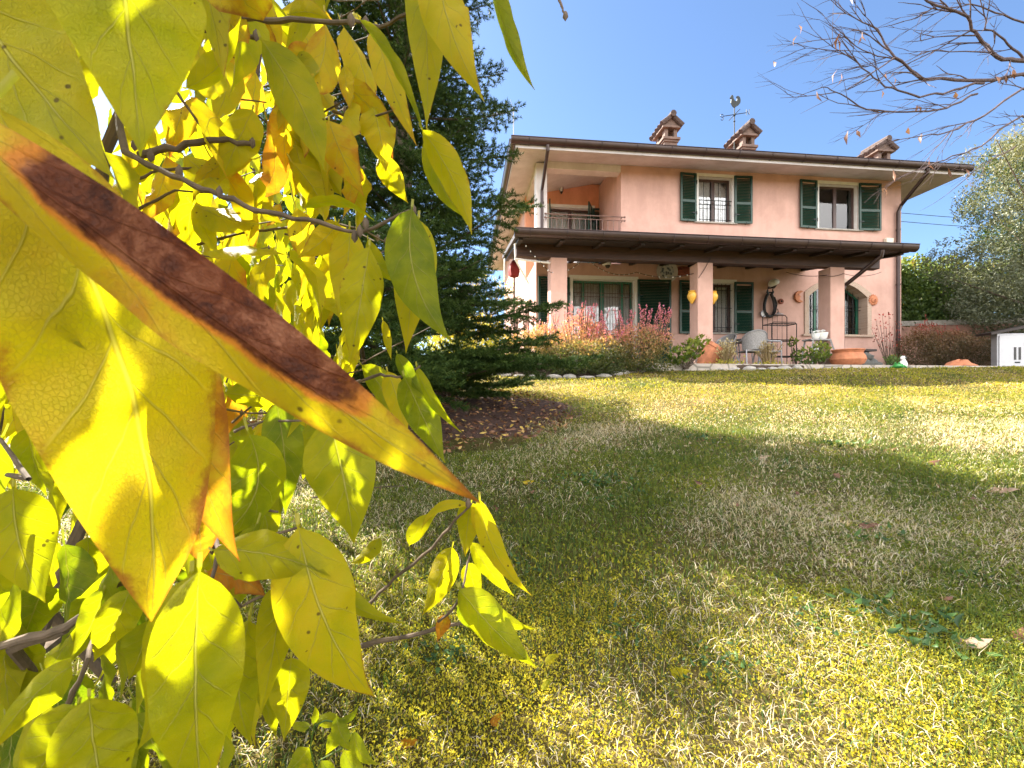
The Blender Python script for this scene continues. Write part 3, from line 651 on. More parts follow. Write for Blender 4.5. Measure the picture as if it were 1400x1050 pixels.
# red cloth hanging under the porch's left end
t = hthing('folded_parasol', 'red folded parasol cloth showing under the left end of the porch roof', 'parasol', hu(703, .3), .3, .0)
b = B(); zc = hz(703, 366, .3); b.lathe([(.03, -.26), (.12, -.22), (.15, -.1), (.14, .0), (.10, .10), (.04, .2)], (0, 0, zc), 14)
b.v = [(x*(1+.18*math.sin(5*math.atan2(y, x))), y*(1+.18*math.sin(5*math.atan2(y, x))), z) for x, y, z in b.v]; b.build('cloth', M['red'], t, smooth=True); B().tube([(0, 0, 0), (0, 0, zc+.3)], .022, 8).build('pole', M['beam'], t)
# étagère
t = hthing('plant_stand', 'tall black wire plant stand with four shelves against the porch wall', 'plant stand', hu(1071, .45), .45, 0)
ux0, ux1 = hu(1054, .6)-hu(1071, .45), hu(1088, .6)-hu(1071, .45); zt_ = hz(1070, 429, .5)
b = B()
for x, y in ((ux0, .18), (ux1, -.18), (ux0, -.18), (ux1, .18)):
    h = zt_ if y > 0 else zt_-.25; b.tube([(x, y, 0), (x, y, h-.06), (x*.9, y, h), (0, y, h), ] if False else [(x, y, 0), (x, y, h-.05)], .011, 6)
for y, h in ((.18, zt_), (-.18, zt_-.28)):
    pass
for y, h in ((.18, zt_), (-.18, zt_-.25)): b.tube([(ux0, y, h-.06), (ux0+.05, y, h), (ux1-.05, y, h), (ux1, y, h-.06)], .011, 6)
for k in range(4): x = ux0+(k+1)*(ux1-ux0)/5; b.tube([(x, .18, .1), (x, .18, zt_)], .006, 4)
b.build('frame', M['iron'], t)
for z in (.42, .86, 1.3):
    b = B(); b.tube([(ux0, -.18, z), (ux1, -.18, z), (ux1, .18, z), (ux0, .18, z), (ux0, -.18, z)], .012, 5)
    for k in range(7): x = ux0+(k+1)*(ux1-ux0)/8; b.tube([(x, -.18, z), (x, .18, z)], .005, 4)
    b.build('shelf', M['iron'], t)
# garden table and chairs
t = hthing('garden_table', 'round metal garden table between the middle pillar and the plant stand', 'table', hu(1020, 1.1), 1.1, 0)
B().lathe([(.001, .735), (.5, .735), (.52, .75), (.5, .765), (.001, .765)], (0, 0, 0), 32).build('table_top', M['wicker'], t)
for k in range(4):
    q = k*PI/2+.5; B().tube([(.42*math.cos(q), .42*math.sin(q), 0), (.3*math.cos(q), .3*math.sin(q), .4), (.38*math.cos(q), .38*math.sin(q), .735)], .016, 7).build('leg', M['gmetal'], t, smooth=True)
def chair(label, px, w, rz, group='wicker chairs around the garden table'):
    t = hthing('garden_chair', label, 'chair', hu(px, w), w, 0, rz, group)
    B().box(-.24, .24, -.25, .22, .40, .44).build('seat', M['wicker'], t, bevel=.012)
    b = B(); vs = []; n_ = 10
    for k in range(n_+1):
        q = PI*(k/n_); x = .27*math.cos(q); y = .05+.22*math.sin(q); h = .66+.22*math.sin(q)**.8; 
        vs += [(x, y, .445), (x*1.04, y*1.08, h), (x*.92, y*.9, .445), (x*.96, y*.98, h)]
    fs = []
    for k in range(n_): a = 4*k; c = a+4; fs += [(a, c, c+1, a+1), (a+2, a+3, c+3, c+2), (a+1, c+1, c+3, a+3)]
    b.add(vs, fs); b.build('backrest', M['wicker'], t, smooth=True)
    b = B(); pts = [(-.28, -.22, .66), (-.29, 0, .67)]+[(.285*math.cos(q), .05+.24*math.sin(q), .67+.22*math.sin(q)**.8) for q in np.linspace(PI, 0, 11)]+[(.29, 0, .67), (.28, -.22, .66)]
    b.tube(pts, .018, 7); b.build('arm_rail', M['gmetal'], t, smooth=True)
    for x in (-.25, .25):
        B().tube([(x*1.1, -.24, .66), (x*1.05, -.24, .42), (x, -.26, 0)], .016, 7).build('leg', M['gmetal'], t, smooth=True)
        B().tube([(x*.95, .2, .44), (x, .26, 0)], .016, 7).build('leg', M['gmetal'], t, smooth=True)
    return t
chair('grey wicker armchair just right of the middle pillar, behind the tipped terracotta pot', 988, 1.35, R(-75))
chair('grey wicker armchair right of the garden table with its back to the plant stand', 1048, 1.55, R(70)); chair('grey wicker armchair in front of the garden table, between the two dry plants', 1029, 1.75, R(170))
# pots
def potshape(b, prof, c=(0, 0, 0)): return b.lathe(prof, c, 26)
t = hthing('terracotta_pot', 'orange terracotta pot lying tipped at the foot of the middle pillar', 'pot', hu(972, 2.75), 2.75, .2)
o = B().lathe([(.001, -.28), (.13, -.28), (.2, -.16), (.24, 0), (.245, .14), (.27, .15), (.27, .22), (.24, .22), (.215, .1), (.001, -.1)], (0, 0, 0), 26).build('pot', M['terra'], t, smooth=True); o.rotation_euler = (R(12), R(38), 0)
B().lathe([(.21, .08), (.12, .1), (.001, .11)], (0, 0, 0), 14).build('soil', M['terradark'], t).rotation_euler = (R(12), R(38), 0)
t = hthing('terracotta_bowl', 'wide glazed terracotta bowl in front of the right pillar', 'pot', hu(1159, 2.9), 2.9, 0)
B().lathe([(.001, .0), (.2, .0), (.29, .05), (.335, .14), (.31, .22), (.27, .28), (.29, .33), (.31, .345), (.30, .36), (.26, .35), (.24, .28), (.001, .26)], (0, 0, 0), 30).build('bowl', M['terra'], t, smooth=True); B().lathe([(.24, .29), (.001, .3)], (0, 0, 0), 20).build('soil', M['terradark'], t)
# stool with white pots
ust = hu(1119, 2.3); t = hthing('plant_bench', 'weathered grey wooden step bench left of the right pillar, white pots on it', 'bench', ust, 2.3, 0)
for z, d, x0, x1 in ((.62, .14, -.3, .2), (.28, .24, -.28, .32)): B().box(x0, x1, -d, d, z, z+.035).build('board', M['wicker'], t, bevel=.004)
for x0, x1, y in ((-.32, -.24, -.2), (.36, .2, -.2), (-.3, -.24, .2), (.34, .2, .2)): B().tube([(x0, y, 0), (x1, y*.6, .62)], .025, 4).build('leg', M['wicker'], t)
for k, (x, z, r, h, lab) in enumerate(((-.1, .656, .085, .13, 'left white china pot on the top board of the step bench'), (.07, .656, .11, .15, 'bigger white china pot on the top board of the step bench'), (-.12, .316, .08, .17, 'white china pot on the lower board of the step bench'))):
    t2 = hthing('white_pot', lab, 'pot', ust+x, 2.33, z, 0, 'white pots on the step bench'); B().lathe([(.001, 0), (r*.6, 0), (r*.9, h*.3), (r, h*.75), (r*1.08, h), (r*.95, h), (r*.85, h*.7), (.001, h*.6)], (0, 0, 0), 18).build('pot', M['glassw'], t2, smooth=True)
    b = B()
    for q in range(9): a = random.uniform(0, 6.28); l = random.uniform(.05, .11); b.lathe([(.001, -.02), (.025, 0), (.001, .022)], (r*.6*math.cos(a)*random.random(), r*.6*math.sin(a), h+.02+l*.3), 7)
    b.build('blossoms', M['glassw'], t2, smooth=True)
# bench behind right pillar
t = hthing('wall_bench', 'dark wooden bench with a slanted leg, right of the right pillar under the arched window', 'bench', hu(1170, 1.0), 1.0, 0)
B().box(-.75, .42, -.2, .2, .52, .575).build('seat', M['dwood'], t, bevel=.005)
for s in (-1, 1): B().obox((s*.22-.12, 0, .27), (.035, 0, 0), (0, .15, 0), (s*.12, 0, .25)).build('leg', M['dwood'], t)
# stone pile
t = hthing('rock_pile', 'pile of dark grey rocks right of the terracotta bowl', 'rocks', hu(1184, 2.2), 2.2, 0)
def rock(b, c, s, seed):
    rr = random.Random(seed); vs = []; n1, n2 = 7, 10
    for i in range(n1+1):
        for j in range(n2):
            th, ph = PI*i/n1, 2*PI*j/n2; k = 1+rr.uniform(-.16, .16); vs.append((c[0]+s[0]*k*math.sin(th)*math.cos(ph), c[1]+s[1]*k*math.sin(th)*math.sin(ph), c[2]+s[2]*k*math.cos(th)))
    return b.add(vs, [(i*n2+j, i*n2+(j+1) % n2, (i+1)*n2+(j+1) % n2, (i+1)*n2+j) for i in range(n1) for j in range(n2)])
for k, (x, y, z, s) in enumerate(((-.12, 0, .1, .16), (.12, .02, .1, .17), (0, .0, .27, .13), (.25, -.05, .07, .1))): rock(B(), (x, y, z), (s*1.2, s, s*.8), k).build('rock', M['gstone'], t, smooth=True)
# white animal figurine and green toy
x, y, z = hw(hu(1235, 3.3), 3.3, .0)
t = thing('dog_figurine', 'small white sitting dog figurine with dark ears at the right corner of the patio', 'figurine', (x, y, z-.03), TH+.3); t.scale = (.75,)*3
b = B(); b.lathe([(.001, 0), (.09, .0), (.1, .05), (.085, .12), (.055, .18), (.045, .22), (.001, .22)], (0, 0, 0), 14); b.lathe([(.001, -.06), (.04, -.05), (.058, 0), (.04, .045), (.001, .055)], (-.02, 0, .25), 12)
b.tube([(-.04, 0, .24), (-.11, 0, .225)], [.035, .02], 8); b.tube([(-.05, -.04, .14), (-.07, -.04, .0)], [.022, .018], 7); b.tube([(-.05, .04, .14), (-.07, .04, .0)], [.022, .018], 7); b.tube([(.08, 0, .03), (.15, .02, .05), (.19, .03, .1)], [.025, .02, .008], 7); b.build('body', M['glassw'], t, smooth=True)
b = B()
for s in (-1, 1): b.tube([(-.01, s*.045, .29), (0, s*.065, .25), (0, s*.062, .2)], [.012, .022, .01], 6)
b.build('ears', M['gstone'], t, smooth=True)
x, y, z = hw(hu(1228, 3.55), 3.55, .0); t = thing('toy_frog', 'bright green plastic garden toy in the grass by the white dog figurine', 'toy', (x, y, gz(x, y)+.02), .3); t.scale = (.8,)*3
b = B(); b.lathe([(.001, 0), (.09, .0), (.12, .04), (.09, .1), (.001, .12)], (0, 0, 0), 14); b.build('body', M['toy'], t, smooth=True); b = B()
for s in (-1, 1): b.lathe([(.001, -.03), (.03, 0), (.001, .03)], (-.03, s*.045, .12), 9)
b.build('eyes', M['toy'], t, smooth=True); b = B()
for s in (-1, 1): b.tube([(.0, s*.1, .04), (-.08, s*.14, .02)], [.03, .02], 7); b.tube([(.06, s*.09, .05), (.1, s*.13, .01)], [.03, .02], 7)
b.build('feet', M['toy'], t, smooth=True)
# terracotta dome on the lawn
x, y, z = P(1312, 503, 11.0); t = thing('terracotta_dome', 'low rounded terracotta stone in front of the red barberry hedge', 'stone', (x, y, gz(x, y)))
rock(B(), (0, 0, .04), (.33, .25, .19), 5).build('dome', M['terra'], t, smooth=True)
# utility cabinet at the right edge
x, y, z = P(1392, 503, 11.2); t = thing('utility_cabinet', 'pale grey utility cabinet with two dark slots at the right edge of the lawn', 'cabinet', (x, y, gz(x, y)-.05), R(-4))
b = B().box(-.5, .55, 0, .16, 0, .98).build('cabinet_body', M['gmetal'], t, bevel=.01); B().box(-.46, .51, -.02, -.003, .05, .92).build('door', simple('cabinet_paint', (.5, .5, .52), .5, .05), t, bevel=.006)
B().box(-.12, -.07, -.03, -.021, .3, .62).build('slot', M['black'], t); B().box(-.01, .04, -.03, -.021, .3, .62).build('slot', M['black'], t); B().box(-.1, .02, -.032, -.021, .22, .25).build('handle', M['iron'], t)
B().obox((-.05, .1, 1.10), (.68, 0, .14), (0, .2, 0), (-.006, 0, .03)).build('cover', M['dwood'], t)
# boundary wall on the right, behind the hedges
x0, y0, _ = P(1225, 440, 15.0); x1, y1, _ = P(1500, 440, 14.0); z = gz(x0, y0)
t = thing('garden_wall', 'low reddish garden wall behind the red barberry hedge', 'wall', (x0, y0, z), math.atan2(y1-y0, x1-x0))
L = math.hypot(x1-x0, y1-y0); b = B().box(0, L, 0, .25, -.3, CAMZ+(HY-446)/F*15-z).build('wall', simple('garden_wall_render', (.36, .2, .15), .9, .25), t); B().box(-.03, L, -.03, .28, CAMZ+(HY-446)/F*15-z+.001, CAMZ+(HY-441)/F*15-z+.04).build('coping', M['stone'], t)
# overhead cables
for k, (py, zz_) in enumerate(((287, 0), (298.5, 1))):
    a = P(1150, py-4, 22); c = P(1700, py+9, 30); t = thing('overhead_cable', 'upper of the two thin dark cables crossing the sky right of the house' if k == 0 else 'lower of the two thin dark cables crossing the sky right of the house', 'cable', (0, 0, 0), 0, 'cables across the sky')
    B().tube([tuple(a[i]+(c[i]-a[i])*q/10-(.6*4*q/10*(1-q/10) if i == 2 else 0) for i in range(3)) for q in range(11)], .016, 4).build('wire', M['iron'], t)
# patio and its pale stone edge
def hrect(b, u0, u1, w0, w1, z0, z1): return b.box(u0, u1, -w1, -w0, z0, z1)
pt = hrect(B(), -1.6, HL+1.3, -.002, 3.35, -.6, -.004); pt = pt.build('patio', M['paving']); pt.location = (OX, OY, FLOOR); pt.rotation_euler = (0, 0, TH); pt['kind'] = 'structure'
# ------------------------------------------------------------------ plants
def unit(a): return a/np.maximum(np.linalg.norm(a, axis=-1, keepdims=True), 1e-9)
def rnd_dirs(n, up=0.0):
    v = RNG.normal(size=(n, 3)); v[:, 2] += up; return unit(v)
def leafcards(C, D, L, W, tone, bend=.18):
    """pointed folded leaves: C base points, D direction, L length, W width -> verts, quads, tone"""
    n = len(C); S = unit(np.cross(D, rnd_dirs(n))); N = np.cross(D, S); L = np.asarray(L).reshape(-1, 1)*np.ones((n, 1)); W = np.asarray(W).reshape(-1, 1)*np.ones((n, 1))
    a = C; m = C+D*L*.5+N*L*bend*.5; t = C+D*L
    V = np.stack([a, m-S*W*.5+N*W*.15, t, m+S*W*.5+N*W*.15, m], 1).reshape(-1, 3)
    i = np.arange(n)[:, None]*5
    Fq = np.concatenate([i+np.array([[0, 1, 4]]), i+np.array([[1, 2, 4]]), i+np.array([[0, 4, 3]]), i+np.array([[4, 2, 3]])])
    return V, Fq, np.repeat(tone, 5)
def clumps(cs, rs, n):
    """random points in a set of fuzzy blobs (denser near their skins)"""
    cs = np.array(cs, float); rs = np.array(rs, float); wt = rs.prod(1) if rs.ndim > 1 else rs**3
    if rs.ndim == 1: rs = np.repeat(rs[:, None], 3, 1)
    k = RNG.choice(len(cs), n, p=wt/wt.sum()); d = rnd_dirs(n); r = RNG.uniform(.25, 1, n)**.45
    return cs[k]+d*r[:, None]*rs[k], d, k
M['fir'] = leafmat('fir_needles', [(0, (.012, .032, .010)), (.5, (.028, .056, .012)), (1, (.09, .13, .03))], .2, .6, spec=.12)
M['sage'] = leafmat('autumn_shrub_leaves', [(0, (.05, .07, .02)), (.3, (.13, .14, .045)), (.55, (.42, .28, .12)), (.8, (.66, .26, .24)), (1, (.75, .25, .40))], .4)
M['olive'] = leafmat('olive_leaves', [(0, (.06, .075, .045)), (.5, (.145, .16, .095)), (1, (.23, .22, .13))], .25)
M['ivy'] = leafmat('ivy_leaves', [(0, (.05, .10, .03)), (.55, (.15, .22, .05)), (.8, (.32, .32, .08)), (1, (.55, .32, .12))], .3)
M['barb'] = leafmat('barberry_leaves', [(0, (.07, .06, .03)), (.5, (.17, .10, .05)), (.8, (.2, .06, .035)), (1, (.42, .05, .05))], .3)
M['ygreen'] = leafmat('yellow_green_leaves', [(0, (.07, .12, .02)), (.5, (.28, .32, .05)), (1, (.6, .45, .08))], .45)
M['straw'] = leafmat('straw_stalks', [(0, (.25, .18, .08)), (.5, (.45, .36, .17)), (1, (.6, .5, .28))], .2)
M['bark'] = wood('brown_bark', (.05, .035, .025), (.14, .1, .07), 6, (6, 6, 1.5), .9)
M['twig'] = wood('dark_twig_bark', (.035, .02, .022), (.12, .08, .078), 5, (6, 6, 6), .8)
M['greybark'] = wood('grey_bark', (.13, .10, .09), (.3, .25, .22), 6, (6, 6, 1.5), .9)
def stems(b, base, tips, r=.01, n=5):
    for tp in tips:
        m = [(base[i]+(tp[i]-base[i])*.5+random.uniform(-.05, .05)) for i in range(3)]
        bs = [base[0]+random.uniform(-.05, .05), base[1]+random.uniform(-.05, .05), base[2]]
        b.tube([bs, m, tp], [r, r*.75, r*.35], n)
def bush(name, label, cat, base, blobs, n, leaf, mat, tone, shoots=0, shoot_h=.5, group=None, flat=0, tonefn=None, nst=26, stalk=None):
    """blobs: (dx,dy,dz,rx,ry,rz) about the base"""
    t = thing(name, label, cat, base, 0, group)
    cs = [q[:3] for q in blobs]; rs = [q[3:] for q in blobs]
    if name == 'sage_bush':
        cs += [(q[0]*.95, q[1]-.1, .13) for q in blobs]; rs += [(q[3]*.95, q[4]*.9, .2) for q in blobs]; n = int(n*1.7); shoot_h *= .62; cs = [(q[0], q[1], q[2]*.86) for q in cs]; rs = [(q[0], q[1], q[2]*.88) for q in rs]
    C, d, k = clumps(cs, rs, n)
    C = C[C[:, 2] > .02] if True else C; m = len(C)
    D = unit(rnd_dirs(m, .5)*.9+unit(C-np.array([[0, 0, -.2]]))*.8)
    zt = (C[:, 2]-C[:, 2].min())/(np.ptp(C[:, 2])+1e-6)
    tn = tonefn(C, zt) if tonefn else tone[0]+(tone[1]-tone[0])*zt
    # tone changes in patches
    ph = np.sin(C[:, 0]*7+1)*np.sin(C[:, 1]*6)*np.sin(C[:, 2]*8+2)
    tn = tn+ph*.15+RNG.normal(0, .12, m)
    V, Q, tt = leafcards(C, D, RNG.uniform(.7, 1.3, m)*leaf[0], RNG.uniform(.7, 1.3, m)*leaf[1], tn)
    Vs, Qs, Ts = [V], [Q], [tt]; off = len(V)
    b = B()
    idx = RNG.choice(m, min(m, nst), replace=False); stems(b, (0, 0, -.03), [tuple(C[i]) for i in idx], .008)
    for s in range(shoots):
        q = blobs[random.randrange(len(blobs))]; a = random.uniform(0, 6.28); x = q[0]+q[3]*.7*math.cos(a); y = q[1]+q[4]*.7*math.sin(a); z = q[2]+q[5]*.55
        lean = (random.gauss(.0, .16)+x*.25, random.gauss(0, .12)); L = shoot_h*random.uniform(.5, 1.2)
        b.tube([(x*.7, y*.7, z*.5), (x, y, z), (x+lean[0]*L, y+lean[1]*L, z+L)], [.006, .005, .003], 4)
        mm = int(60*L/.5); tq = RNG.uniform(0, 1, mm)**.8
        c = np.stack([x+lean[0]*L*tq, y+lean[1]*L*tq, z+L*tq], 1); dd = unit(rnd_dirs(mm, .6))
        V, Q, tt = leafcards(c, dd, RNG.uniform(.6, 1, mm)*leaf[0]*.8, RNG.uniform(.6, 1, mm)*leaf[1], np.clip(.75+.3*tq+RNG.normal(0, .08, mm), 0, 1))
        Vs.append(V); Qs.append(Q+off); Ts.append(tt); off += len(V)
    b.build('stems', M[stalk or 'bark'], t)
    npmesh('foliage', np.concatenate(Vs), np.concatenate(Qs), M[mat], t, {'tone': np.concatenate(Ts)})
    return t
def bedz(x, y):
    e = OY+(x-OX-3.34*ST)/CT*ST-3.34*CT
    return max(gz(x, y), FLOOR-.05-.4*max(0, e-y)) if x > -1.6 and e-1.3 < y < e+.1 else gz(x, y)
def gbase(px, py, Y): x, y, z = P(px, py, Y); return (x, y, bedz(x, y))
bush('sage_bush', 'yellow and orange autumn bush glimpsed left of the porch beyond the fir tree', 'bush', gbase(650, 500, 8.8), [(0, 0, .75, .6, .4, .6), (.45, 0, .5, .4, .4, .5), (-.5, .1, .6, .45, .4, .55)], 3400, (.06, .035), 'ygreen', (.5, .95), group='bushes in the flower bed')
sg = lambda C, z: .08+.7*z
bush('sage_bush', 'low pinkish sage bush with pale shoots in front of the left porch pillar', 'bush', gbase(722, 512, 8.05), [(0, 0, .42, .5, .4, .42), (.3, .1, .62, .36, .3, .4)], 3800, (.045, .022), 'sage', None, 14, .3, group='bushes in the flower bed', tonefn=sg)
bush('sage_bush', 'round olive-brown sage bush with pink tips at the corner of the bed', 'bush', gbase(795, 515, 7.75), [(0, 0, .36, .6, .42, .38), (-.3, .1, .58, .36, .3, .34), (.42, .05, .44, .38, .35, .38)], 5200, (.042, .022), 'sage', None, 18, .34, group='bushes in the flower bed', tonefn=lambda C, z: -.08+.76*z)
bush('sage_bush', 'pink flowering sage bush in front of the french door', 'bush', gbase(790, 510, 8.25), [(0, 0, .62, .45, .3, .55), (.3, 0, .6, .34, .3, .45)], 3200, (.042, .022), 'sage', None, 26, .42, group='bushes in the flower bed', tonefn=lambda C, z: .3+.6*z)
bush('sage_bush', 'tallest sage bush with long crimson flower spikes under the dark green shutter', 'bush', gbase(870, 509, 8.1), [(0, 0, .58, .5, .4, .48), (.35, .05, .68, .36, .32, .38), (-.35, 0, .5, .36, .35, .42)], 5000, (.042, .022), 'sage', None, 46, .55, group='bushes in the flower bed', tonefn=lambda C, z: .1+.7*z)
bush('leafy_plant', 'green big-leaved plant at the end of the bed below the middle pillar', 'plant', gbase(938, 505, 8.6), [(-.12, 0, .2, .24, .2, .2), (.15, 0, .35, .2, .2, .22), (.3, 0, .5, .12, .1, .16)], 260, (.10, .065), 'ygreen', (.0, .4), group='green plants along the patio edge', nst=20)
bush('leafy_plant', 'green leafy plant in front of the grey step bench', 'plant', gbase(1112, 504, 9.4), [(-.1, 0, .2, .26, .2, .2), (.15, 0, .32, .2, .2, .24)], 420, (.08, .045), 'ygreen', (-.1, .35), group='green plants along the patio edge', nst=20)
bush('leafy_plant', 'slender climbing green stem in front of the wire plant stand', 'plant', gbase(1086, 501, 10.6), [(0, 0, .35, .08, .08, .35), (-.04, 0, .62, .1, .08, .14)], 60, (.09, .05), 'ygreen', (-.1, .2), group='green plants along the patio edge', nst=12)
bush('leafy_plant', 'dark low plant at the foot of the right corner downpipe', 'plant', hw(hu(1222, 3.0), 3.0, -.02), [(0, 0, .12, .2, .15, .13)], 260, (.06, .03), 'ivy', (.1, .4), group='green plants along the patio edge', nst=8)
bush('rose_bush', 'thin rose bush with a few dark red leaves against the right corner of the house', 'bush', hw(hu(1216, .5), .5, 0), [(-.1, 0, 1.2, .45, .15, .55), (.1, 0, .6, .25, .15, .5)], 130, (.06, .04), 'barb', (.8, 1), nst=24)
def stalks(label, px, w, n, h, spread, tone):
    x, y, z = hw(hu(px, w), w, -.02); t = thing('dry_plant', label, 'plant', (x, y, z), 0, 'dry plants along the patio edge'); b = B(); C = []; 
    for k in range(n):
        a = random.uniform(0, 6.28); s = random.random()**.6*spread; H = h*random.uniform(.5, 1.1); p0 = (.06*math.cos(a), .06*math.sin(a), 0); p1 = (s*.6*math.cos(a), s*.6*math.sin(a), H*.6); p2 = (s*math.cos(a), s*math.sin(a), H)
        b.tube([p0, p1, p2], [.009, .008, .005], 5)
        for q in range(9): f_ = random.uniform(.3, 1); C.append([p1[i]+(p2[i]-p1[i])*f_ for i in range(3)])
    b.build('stalks', M['straw'], t)
    C = np.array(C); V, Q, tt = leafcards(C, rnd_dirs(len(C), -.2), .07, .016, RNG.uniform(*tone, len(C))); npmesh('dry_leaves', V, Q, M['straw'], t, {'tone': tt})
    C = RNG.normal(size=(160, 3))*[.16, .1, .04]; C[:, 2] = abs(C[:, 2]); V, Q, tt = leafcards(C, rnd_dirs(160, .8), .07, .03, RNG.uniform(.4, 1, 160)); npmesh('base_leaves', V, Q, M['ygreen'], t, {'tone': tt})
stalks('pale cut-back dry stalks in front of the tipped terracotta pot', 993, 3.15, 34, .5, .26, (.5, 1)); stalks('grey-green dry stalks with yellow leaves at their foot, in front of the garden chairs', 1050, 3.0, 26, .48, .3, (0, .6))
# right-hand hedges and trees
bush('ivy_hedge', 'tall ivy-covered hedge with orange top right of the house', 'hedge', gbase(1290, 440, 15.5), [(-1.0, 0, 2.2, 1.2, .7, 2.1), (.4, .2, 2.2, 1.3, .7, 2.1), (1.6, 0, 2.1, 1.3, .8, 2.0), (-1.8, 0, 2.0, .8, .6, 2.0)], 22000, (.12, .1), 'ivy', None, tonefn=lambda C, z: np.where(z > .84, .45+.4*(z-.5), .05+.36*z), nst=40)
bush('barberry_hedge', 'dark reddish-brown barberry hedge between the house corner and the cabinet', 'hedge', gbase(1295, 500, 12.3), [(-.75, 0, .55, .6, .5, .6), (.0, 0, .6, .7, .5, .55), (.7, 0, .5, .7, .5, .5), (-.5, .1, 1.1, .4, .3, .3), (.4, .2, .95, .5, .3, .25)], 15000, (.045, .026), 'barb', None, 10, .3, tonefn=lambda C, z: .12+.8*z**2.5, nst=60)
def tree_crown(name, label, base, trunk_h, blobs, n, leaf, mat, tonefn, tr=.16, bark='bark', cat='tree', nl=26, group=None):
    t = thing(name, label, cat, base, 0, group); b = B()
    b.tube([(0, 0, -.3), (.05, 0, trunk_h*.5), (0, .05, trunk_h)], [tr, tr*.8, tr*.65], 10); b.build('trunk', M[bark], t, smooth=True)
    C, d, k = clumps([q[:3] for q in blobs], [q[3:] for q in blobs], n); b = B()
    for i in range(nl):
        p = C[random.randrange(len(C))]; m = [p[0]*.45+random.uniform(-.2, .2), p[1]*.45, trunk_h*.8+(p[2]-trunk_h*.8)*.5]; b.tube([(0, 0, trunk_h*.8), m, tuple(p)], [tr*.4, tr*.22, .01], 6)
    b.build('limbs', M[bark], t, smooth=True)
    ph = np.sin(C[:, 0]*3+k)*np.sin(C[:, 1]*2.3)*np.sin(C[:, 2]*3.1+k)
    keep = ph > -.35; C = C[keep]; ph = ph[keep]; zt = (C[:, 2]-C[:, 2].min())/np.ptp(C[:, 2])
    D = unit(rnd_dirs(len(C), .2)+unit(C-np.array([[0, 0, trunk_h]]))*.5)
    V, Q, tt = leafcards(C, D, RNG.uniform(.7, 1.3, len(C))*leaf[0], RNG.uniform(.7, 1.3, len(C))*leaf[1], tonefn(C, zt)+ph*.2+RNG.normal(0, .15, len(C)))
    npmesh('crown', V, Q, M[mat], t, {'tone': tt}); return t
def blobcloud(c, r, n, s, seed=1):
    rr = random.Random(seed); out = []
    for i in range(n):
        th = rr.uniform(0, 6.28); ph = math.acos(rr.uniform(-.8, 1)); k = rr.uniform(.45, .95); q = rr.uniform(*s)
        out.append((c[0]+r[0]*k*math.sin(ph)*math.cos(th), c[1]+r[1]*k*math.sin(ph)*math.sin(th), c[2]+r[2]*k*math.cos(ph), q, q, q*.75))
    return out
x, y, z = P(1485, 500, 12.6); tree_crown('olive_tree', 'big grey-green olive tree with sunlit yellow top at the right edge', (x, y, gz(x, y)), 1.6, blobcloud((0, 0, 3.6), (3.9, 2.6, 4.1), 80, (.6, 1.1), 3), 95000, (.10, .032), 'olive', lambda C, z: .18+.7*z**1.5)  # sunlit top painted into the crown: leaf tone pales with height
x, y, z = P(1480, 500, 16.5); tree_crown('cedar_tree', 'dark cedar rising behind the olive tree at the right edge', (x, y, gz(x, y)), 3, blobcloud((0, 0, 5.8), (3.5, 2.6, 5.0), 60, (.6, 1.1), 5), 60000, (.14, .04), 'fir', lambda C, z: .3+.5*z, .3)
# far bare thickets beyond the hedge
def bare(name, label, base, h, seed, spread=.5, r0=.08, levels=5, leaves=0, mat='greybark', cat='tree', group=None, lean=(0, 0), tw=3, tonef=(.6, 1)):
    rr = random.Random(seed); t = thing(name, label, cat, base, 0, group); b = B(); tips = []; b2 = B()
    def grow(p, d, L, r, lv):
        pts = [p]; q = Vector(p); dd = Vector(d)
        for i in range(3): dd = (dd+Vector((rr.gauss(0, .1), rr.gauss(0, .1), rr.gauss(.03, .06)))).normalized(); q = q+dd*L/3; pts.append(tuple(q))
        (b if lv == levels else b2).tube(pts, [r, r*.88, r*.75, r*.62], 8 if lv > 3 else 4, cap=lv == levels)
        if lv == 0: tips.append(tuple(q)); return
        for k in range(tw if lv < levels else tw+2):
            a = rr.uniform(0, 6.28); s = rr.uniform(.3, .75)*spread*1.6; o = Vector((math.cos(a)*s, math.sin(a)*s, rr.uniform(-.1, .3))); st = pts[-1] if k < 2 else pts[2]
            grow(st, (dd+o).normalized(), L*rr.uniform(.6, .82), r*.58, lv-1)
    grow((0, 0, -.1), (lean[0], lean[1], 1), h*.32, r0, levels); b.build('trunk', M[mat], t, smooth=True); b2.build('branches', M[mat], t, smooth=True)
    if leaves:
        C = np.array([random.choice(tips) for _ in range(leaves)])+RNG.normal(size=(leaves, 3))*.12; V, Q, tt = leafcards(C, rnd_dirs(leaves), .1, .06, RNG.uniform(*tonef, leaves)); npmesh('last_leaves', V, Q, M['ygreen'], t, {'tone': tt})
    return t
bt = 'bare trees beyond the hedge'
for i, (px, Y, h, lab) in enumerate(((1228, 24, 7.6, 'tall bare grey tree just right of the house, behind the downpipe'), (1262, 22, 5.6, 'bare grey tree above the ivy hedge, second from the house corner'), (1305, 23, 4.6, 'lower bare tree with russet leaves in the gap before the olive tree'))):
    x, y, z = P(px, 450, Y); bare('bare_tree', lab, (x, y, 1.6), h, 30+i, .55, .11, 5, 500 if i else 60, group=bt)
x, y, z = P(655, 460, 16); bare('bare_tree', 'pale bare shrubby tree left of the house, seen through the fir boughs', (x, y, 1.6), 4.5, 44, .6, .08, 5, 600, tonef=(.5, 1))
